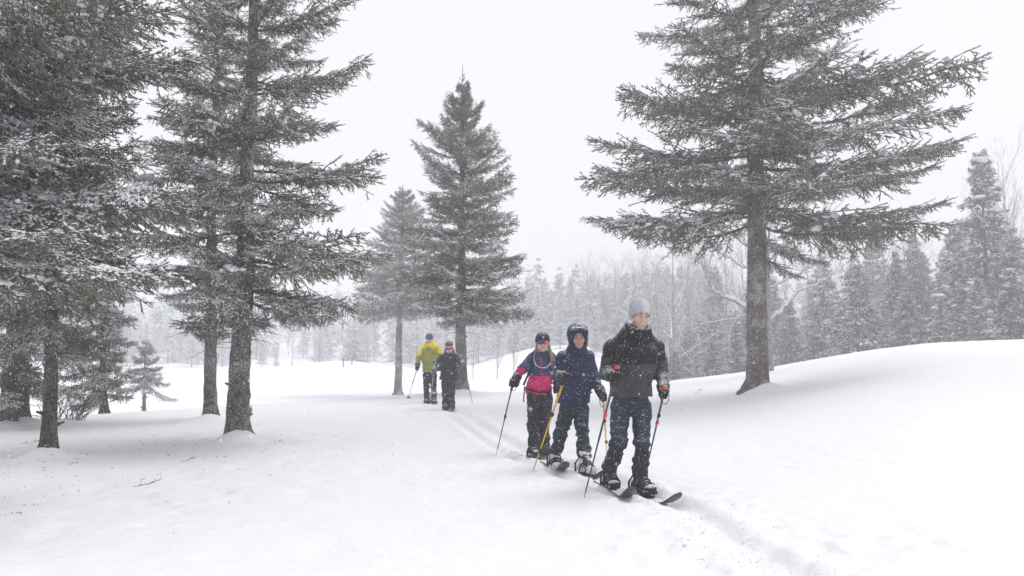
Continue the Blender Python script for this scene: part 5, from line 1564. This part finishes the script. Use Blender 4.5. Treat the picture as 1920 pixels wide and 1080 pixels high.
pole('yellow ski pole seen between the navy hooded person and the leader\'s legs', hh + ax * .05, tip, M['pole_y'], M['rubber'], [(.4, M['rubber']), (.75, M['rubber'])], None, r0=.010)
c1 = Vector((J2['anL'].x, J2['anL'].y, 0)); c2 = Vector((J2['anR'].x, J2['anR'].y, 0))
ski('short ski with a rounded dark tip just in front of the first white boot', c1, (.20, -.98), .48, .5, .108, M['ski_top'], -.012, .12)
ski('short ski with a reddish tail under the second white boot behind the leader', c2, (.36, -.93), .48, .62, .108, M['ski_red'], -.004, .12)
# snow caught on the hood brim
mb = MB(); hl2 = X2['hl']
for (a0, b0, c0, w) in ((-.055, .075, .115, .02), (.0, .088, .115, .03), (.045, .075, .115, .016), (.095, .02, .04, .018), (-.04, .09, .085, .014)): mb.ball(hl2(a0, b0, c0), (w, .012, .008), nu=10, nv=6, bump=.5, seed=int(a0 * 1000) + 90)
mb.build('snow_lump', M['snow_clump'], p2)

# ---- woman in pink and blue
def jr3(c, J, arm):
    thr = np.where(c[:, 0] < P(984, 700, 10).x, P(980, 690, 10.0).z, P(1010, 705, 10.0).z); return np.where(c[:, 2] > thr, 0, 1)
p3, J3, X3 = person('woman in a blue and pink jacket, dark cap and orange mirrored goggles, third in line', dict(
    Y=10.0, s=.885, hs=.98, yaw=3, pitch=0, seed=25, skin=M['skin_rosy'], hatz=.032, hath=.092,
    J=dict(head=(1017.5, 642, -.06), neck=(1014, 664, 0), shL=(1000, 672, 0), shR=(1031, 671, 0), elL=(980, 692, -.02), elR=(1042, 702, .05), haL=(965, 713, -.08), haR=(1046, 725, -.05),
           pelvis=(1011, 737, .03), hipL=(1001, 746, .03), hipR=(1023, 746, .03), knL=(1000, 793, -.06), knR=(1021, 793, 0), anL=(1001, 838, -.08), anR=(1021, 835, .06)),
    hem=740, bw=.84, flare=1.16, depth=1.05, pants=M['bpant'], tr=1.02, jmats=[M['blue'], M['pink']], jrule=jr3, hoodf=hood_low, zip=M['pink'], hat=('cap', M['cap']), glasses=(M['lens'], M['strap']), gk=1.15, boot=M['boot_b'],
    footL=(.10, -1, 0), footR=(.25, -1, 0), bzL=bz(1001, 9.92), bzR=bz(1021, 10.06),
    hair=[([(-.07, -.02, -.02), (-.082, -.02, -.08), (-.10, .0, -.14), (-.115, .03, -.18)], .013, .006), ([(.07, -.02, -.02), (.085, -.01, -.08), (.115, .03, -.15), (.135, .06, -.24)], .026, .012), ([(.072, -.0, -.04), (.095, .02, -.10), (.10, .06, -.19), (.11, .09, -.28)], .018, .008)], hairmat=M['hair_blond']))
mb = MB()
for k in range(6):
    a = k / 6 * 2 * math.pi; mb.ball(X3['hl'](.008 * math.cos(a), .098, .062 + .009 * math.sin(a)), (.004, .003, .005), nu=6, nv=4)
mb.build('cap_emblem', M['white_print'], p3)
tip = hit(931, 850, 4, 20); hh = J3['haL'] + (J3['haL'] - J3['elL']).normalized() * .035; ax = (hh - tip).normalized(); hand_on(p3, J3, 'L', ax, M['glove'], 1.0, 1)
pole('thin dark ski pole planted left of the pink and blue jacket woman', hh + ax * .04, tip, M['pole_k'], M['rubber'], [(.5, M['rubber'])], None, r0=.0085)
hand_on(p3, J3, 'R', (0, .2, 1), M['glove'], .95, -1)
d1 = Vector((J3['anL'].x, J3['anL'].y, 0)); d2 = Vector((J3['anR'].x, J3['anR'].y, 0))
ski('pale blue short ski under the left boot of the pink jacket woman', d1 + Vector((-.02, 0, 0)), (-.05, -.99), .40, .5, .12, M['ski_blue'], .0, .10)
ski('short ski with dark tip between the pink jacket woman and the yellow pole', d2, (-.05, -.99), .42, .5, .12, M['ski_blue'], .0, .13)
# her backpack: bag behind, straps, belt and hose on the front
bp = thing('backpack', 'black backpack worn by the woman in pink and blue, with a white hose', 'backpack', J3['neck'] + Vector((0, .2, -.5)))
sc_ = va(J3['neck']) + np.array([0.0, .22, -.20])
sdf_obj('bag', union([f_box(sc_, np.eye(3), (.12, .075, .20), .05)], .02), sc_ - .26, sc_ + .26, .015, [M['strap']], bp)
def wrapm(pix, r, f=X3['jack'], Y0=10.0, off=.006): return [on_surface(f, x, y, Y0, off) for x, y in pix]
for pix in ([(1000, 662), (998, 672), (997, 682), (994, 692), (990, 700)], [(1027, 662), (1029, 672), (1030, 682), (1032, 692)]):
    mb = MB(); mb.tube(wrapm(pix, 1), .016, 6); mb.build('strap', M['strap'], bp)
mb = MB(); mb.tube(wrapm([(986, 727), (993, 731), (1003, 734), (1013, 736), (1023, 735), (1032, 732)], 1, off=.008), .013, 6); mb.build('hip_belt', M['strap'], bp)
mb = MB(); mb.tube(wrapm([(1001, 664), (1001, 674), (1004, 683), (1010, 688), (1018, 690), (1026, 688), (1031, 682)], 1, off=.012), .005, 8); mb.build('drinking_hose', M['hose'], bp)
a_ = P(997, 684, 9.90); mb = MB(); mb.tube([a_, P(990, 703, 9.88), P(981.5, 722, 9.9)], .013, 8); mb.build('loose_strap', M['strap'], bp)
mb = MB(); mb.tube([P(984, 724, 9.92), P(982.5, 740, 9.9), P(982, 754, 9.9)], .009, 6); mb.build('loose_strap', M['strap'], bp)

# ---- man in yellow
def jr4(c, J, arm):
    thr = np.where(c[:, 0] < P(791.5, 660, 19.3).x, P(786, 666, 19.3).z, np.where(c[:, 0] > P(821, 660, 19.3).x, P(825, 662, 19.3).z, P(806, 652, 19.3).z)); return np.where(c[:, 2] > thr, 0, 1)
p4, J4, X4 = person('man in a yellow and olive jacket with blue sunglasses, farthest back on the trail', dict(
    Y=19.3, s=.96, hs=1.0, yaw=3, pitch=2, seed=36, skin=M['skin_rosy'], hatz=.03, h=.015,
    J=dict(head=(805, 635, -.1), neck=(806, 649, 0), shL=(795, 653.5, 0), shR=(820, 653.5, 0), elL=(785, 670, -.02), elR=(827, 671, .05), haL=(782.5, 687, -.15), haR=(828, 688, .0),
           pelvis=(806, 699, .03), hipL=(800.5, 704, .02), hipR=(812, 704, .02), knL=(799.5, 724, -.06), knR=(813, 724, 0), anL=(800.5, 747.5, 0), anR=(813, 748.5, -.2)),
    hem=697.5, bw=.98, flare=1.05, pants=M['lpant'], jmats=[M['yel'], M['olv']], jrule=jr4, hoodf=hood_down, zip=M['olv'], hat=('beanie', M['olcap']), glasses=(M['lens_b'], M['strap']), gk=1.1, boot=M['boot_b'],
    footL=(0, -1, 0), footR=(.2, -1, 0), bzL=bz(800.5, 19.3), bzR=bz(813, 19.1)))
tip = hit(765.5, 747, 10, 22.4); hh = J4['haL'] + Vector((0, 0, -.03)); ax = (hh - tip).normalized(); hand_on(p4, J4, 'L', ax, M['glove'], 1.1, 1, .009); hand_on(p4, J4, 'R', (0, .2, 1), M['glove'], 1.1, -1, .010)
pole('blue ski pole held by the man in the yellow jacket', hh + ax * .05, tip, M['pole_b'], M['rubber'], [(.45, M['rubber'])], M['rubber'], r0=.0095, sec=M['pole_s'])
for q, lab in (('L', 'short ski on the yellow jacket man\'s boot nearest his blue pole'), ('R', 'short ski with dark tip between the yellow jacket man and the bobble hat woman')):
    ski(lab, Vector((J4['an' + q].x, J4['an' + q].y, 0)), (.18, -.98), .50, .5, .11, M['ski_top'], .0, .09)

# ---- woman with bobble hat
p5, J5, X5 = person('woman in a long dark navy jacket and red bobble hat looking down at the trail', dict(
    Y=17.5, s=.91, hs=.99, yaw=4, pitch=22, seed=47, skin=M['skin_rosy'], hatz=.035, h=.014, hath=.105,
    J=dict(head=(842, 651, -.12), neck=(841, 664, 0), shL=(829, 669, 0), shR=(855, 668, 0), elL=(817, 680, -.06), elR=(865, 679, -.02), haL=(813, 694, -.24), haR=(869, 683, -.16),
           pelvis=(841, 711, .03), hipL=(835, 719, .02), hipR=(847, 719, .02), knL=(835, 738, -.04), knR=(847, 738, -.08), anL=(835, 757, 0), anR=(847, 757, -.12)),
    hem=712.5, bw=.98, flare=1.12, depth=1.05, pants=M['bpant'], jmats=[M['dnvy']], jrule=lambda c, J, a: np.zeros(len(c), int), hoodf=hood_low, zip=M['dnvy'], hat=('pom', [M['redknit'], M['pom'], M['red']]),
    hrule=lambda q: np.where(q[:, 2] < .035, 2, np.where(q[:, 2] < .052, 1, 0)), glasses=(M['lens_d'], M['strap']), boot=M['boot_b'],
    footL=(.0, -1, 0), footR=(.2, -1, 0), bzL=bz(835, 17.5), bzR=bz(847, 17.35),
    hair=[([(.07, -.0, -.03), (.10, .02, -.09), (.12, .05, -.16), (.11, .09, -.22)], .03, .012), ([(-.07, -.0, -.03), (-.09, .02, -.09), (-.10, .05, -.15)], .02, .010)], hairmat=M['hair_dark']))
tip = hit(886, 757, 10, 21.8); hh = J5['haR'] + Vector((.02, 0, -.02)); ax = (hh - tip).normalized(); hand_on(p5, J5, 'R', ax, M['gglove'], 1.1, -1, .009)
pole('thin black ski pole at the right of the bobble hat woman', hh + ax * .05, tip, M['pole_k'], M['rubber'], [(.5, M['rubber'])], None, r0=.0085)
tip = hit(807, 757, 10, 21.8); hh = J5['haL'] + Vector((0, 0, -.03)); ax = (hh - tip).normalized(); hand_on(p5, J5, 'L', ax, M['gglove'], 1.1, 1, .009)
pole('silver ski pole between the yellow jacket man and the bobble hat woman', hh + ax * .05, tip, M['pole_s'], M['rubber'], [(.5, M['rubber'])], None, r0=.0085)
for q, hd_, lab in (('L', (.10, -.99), 'short ski on the bobble hat woman\'s boot nearer the yellow jacket man'), ('R', (.10, -.99), 'short ski with a round dark tip on the bobble hat woman\'s outer boot')):
    ski(lab, Vector((J5['an' + q].x, J5['an' + q].y, 0)), hd_, .56, .5, .115, M['ski_base'], .0, .10)
# ------------------------------------------------------------------ falling snow (real flakes in the air) and haze
rf = np.random.default_rng(3)
def flakes(n, y0, y1, smin, smax):
    y = (rf.uniform(y0 ** 3, y1 ** 3, n)) ** (1 / 3.0)
    x = rf.uniform(-.85, .85, n) * (y + 1); z = CAMZ + rf.uniform(-.45, .62, n) * (y + .6)
    keep = z > G(x, y, False) + .02
    c = np.stack([x, y, z], 1)[keep]; n = len(c)
    s = rf.uniform(smin, smax, (n, 1)) * rf.uniform(.6, 1.25, (n, 1))
    a = unit(rf.normal(size=(n, 3))); b = unit(np.cross(a, rf.normal(size=(n, 3)))); d = np.cross(a, b)
    V = np.stack([c + a * s, c - a * s * .8, c + b * s * .9, c - b * s, c + d * s * .7, c - d * s * .7], 1).reshape(-1, 3)
    T = (np.arange(n)[:, None, None] * 6 + np.array([(0, 2, 4), (2, 1, 4), (1, 3, 4), (3, 0, 4), (2, 0, 5), (1, 2, 5), (3, 1, 5), (0, 3, 5)])[None]).reshape(-1, 3)
    return V, T
mb = MB()
for args in ((120000, .9, 11, .0015, .0031), (40000, 9, 26, .003, .0055)):
    V, T = flakes(*args); mb.add(V, tris=T, mat=0)
fm, nt, bs = newmat('snowflake'); bs.inputs['Base Color'].default_value = (.92, .94, .97, 1); bs.inputs['Roughness'].default_value = .6
fo = mb.build('falling_snow', fm, smooth=False); tag(fo, 'small white snowflakes drifting through the air', None, None, 'stuff')

hm = bpy.data.materials.new('haze'); hm.use_nodes = True; nt = hm.node_tree; nt.nodes.clear()
out = nt.nodes.new('ShaderNodeOutputMaterial'); pv = nt.nodes.new('ShaderNodeVolumePrincipled')
pv.inputs['Color'].default_value = (.97, .97, 1.0, 1); pv.inputs['Density'].default_value = HAZE_DENSITY; pv.inputs['Anisotropy'].default_value = 0.0
nt.links.new(pv.outputs[0], out.inputs['Volume'])
mb = MB(); mb.box((0, 120, 8.0), 500, 290, 25.0)
hz = mb.build('haze', hm, smooth=False); tag(hz, 'thin snowy haze filling the air', None, None, 'stuff')
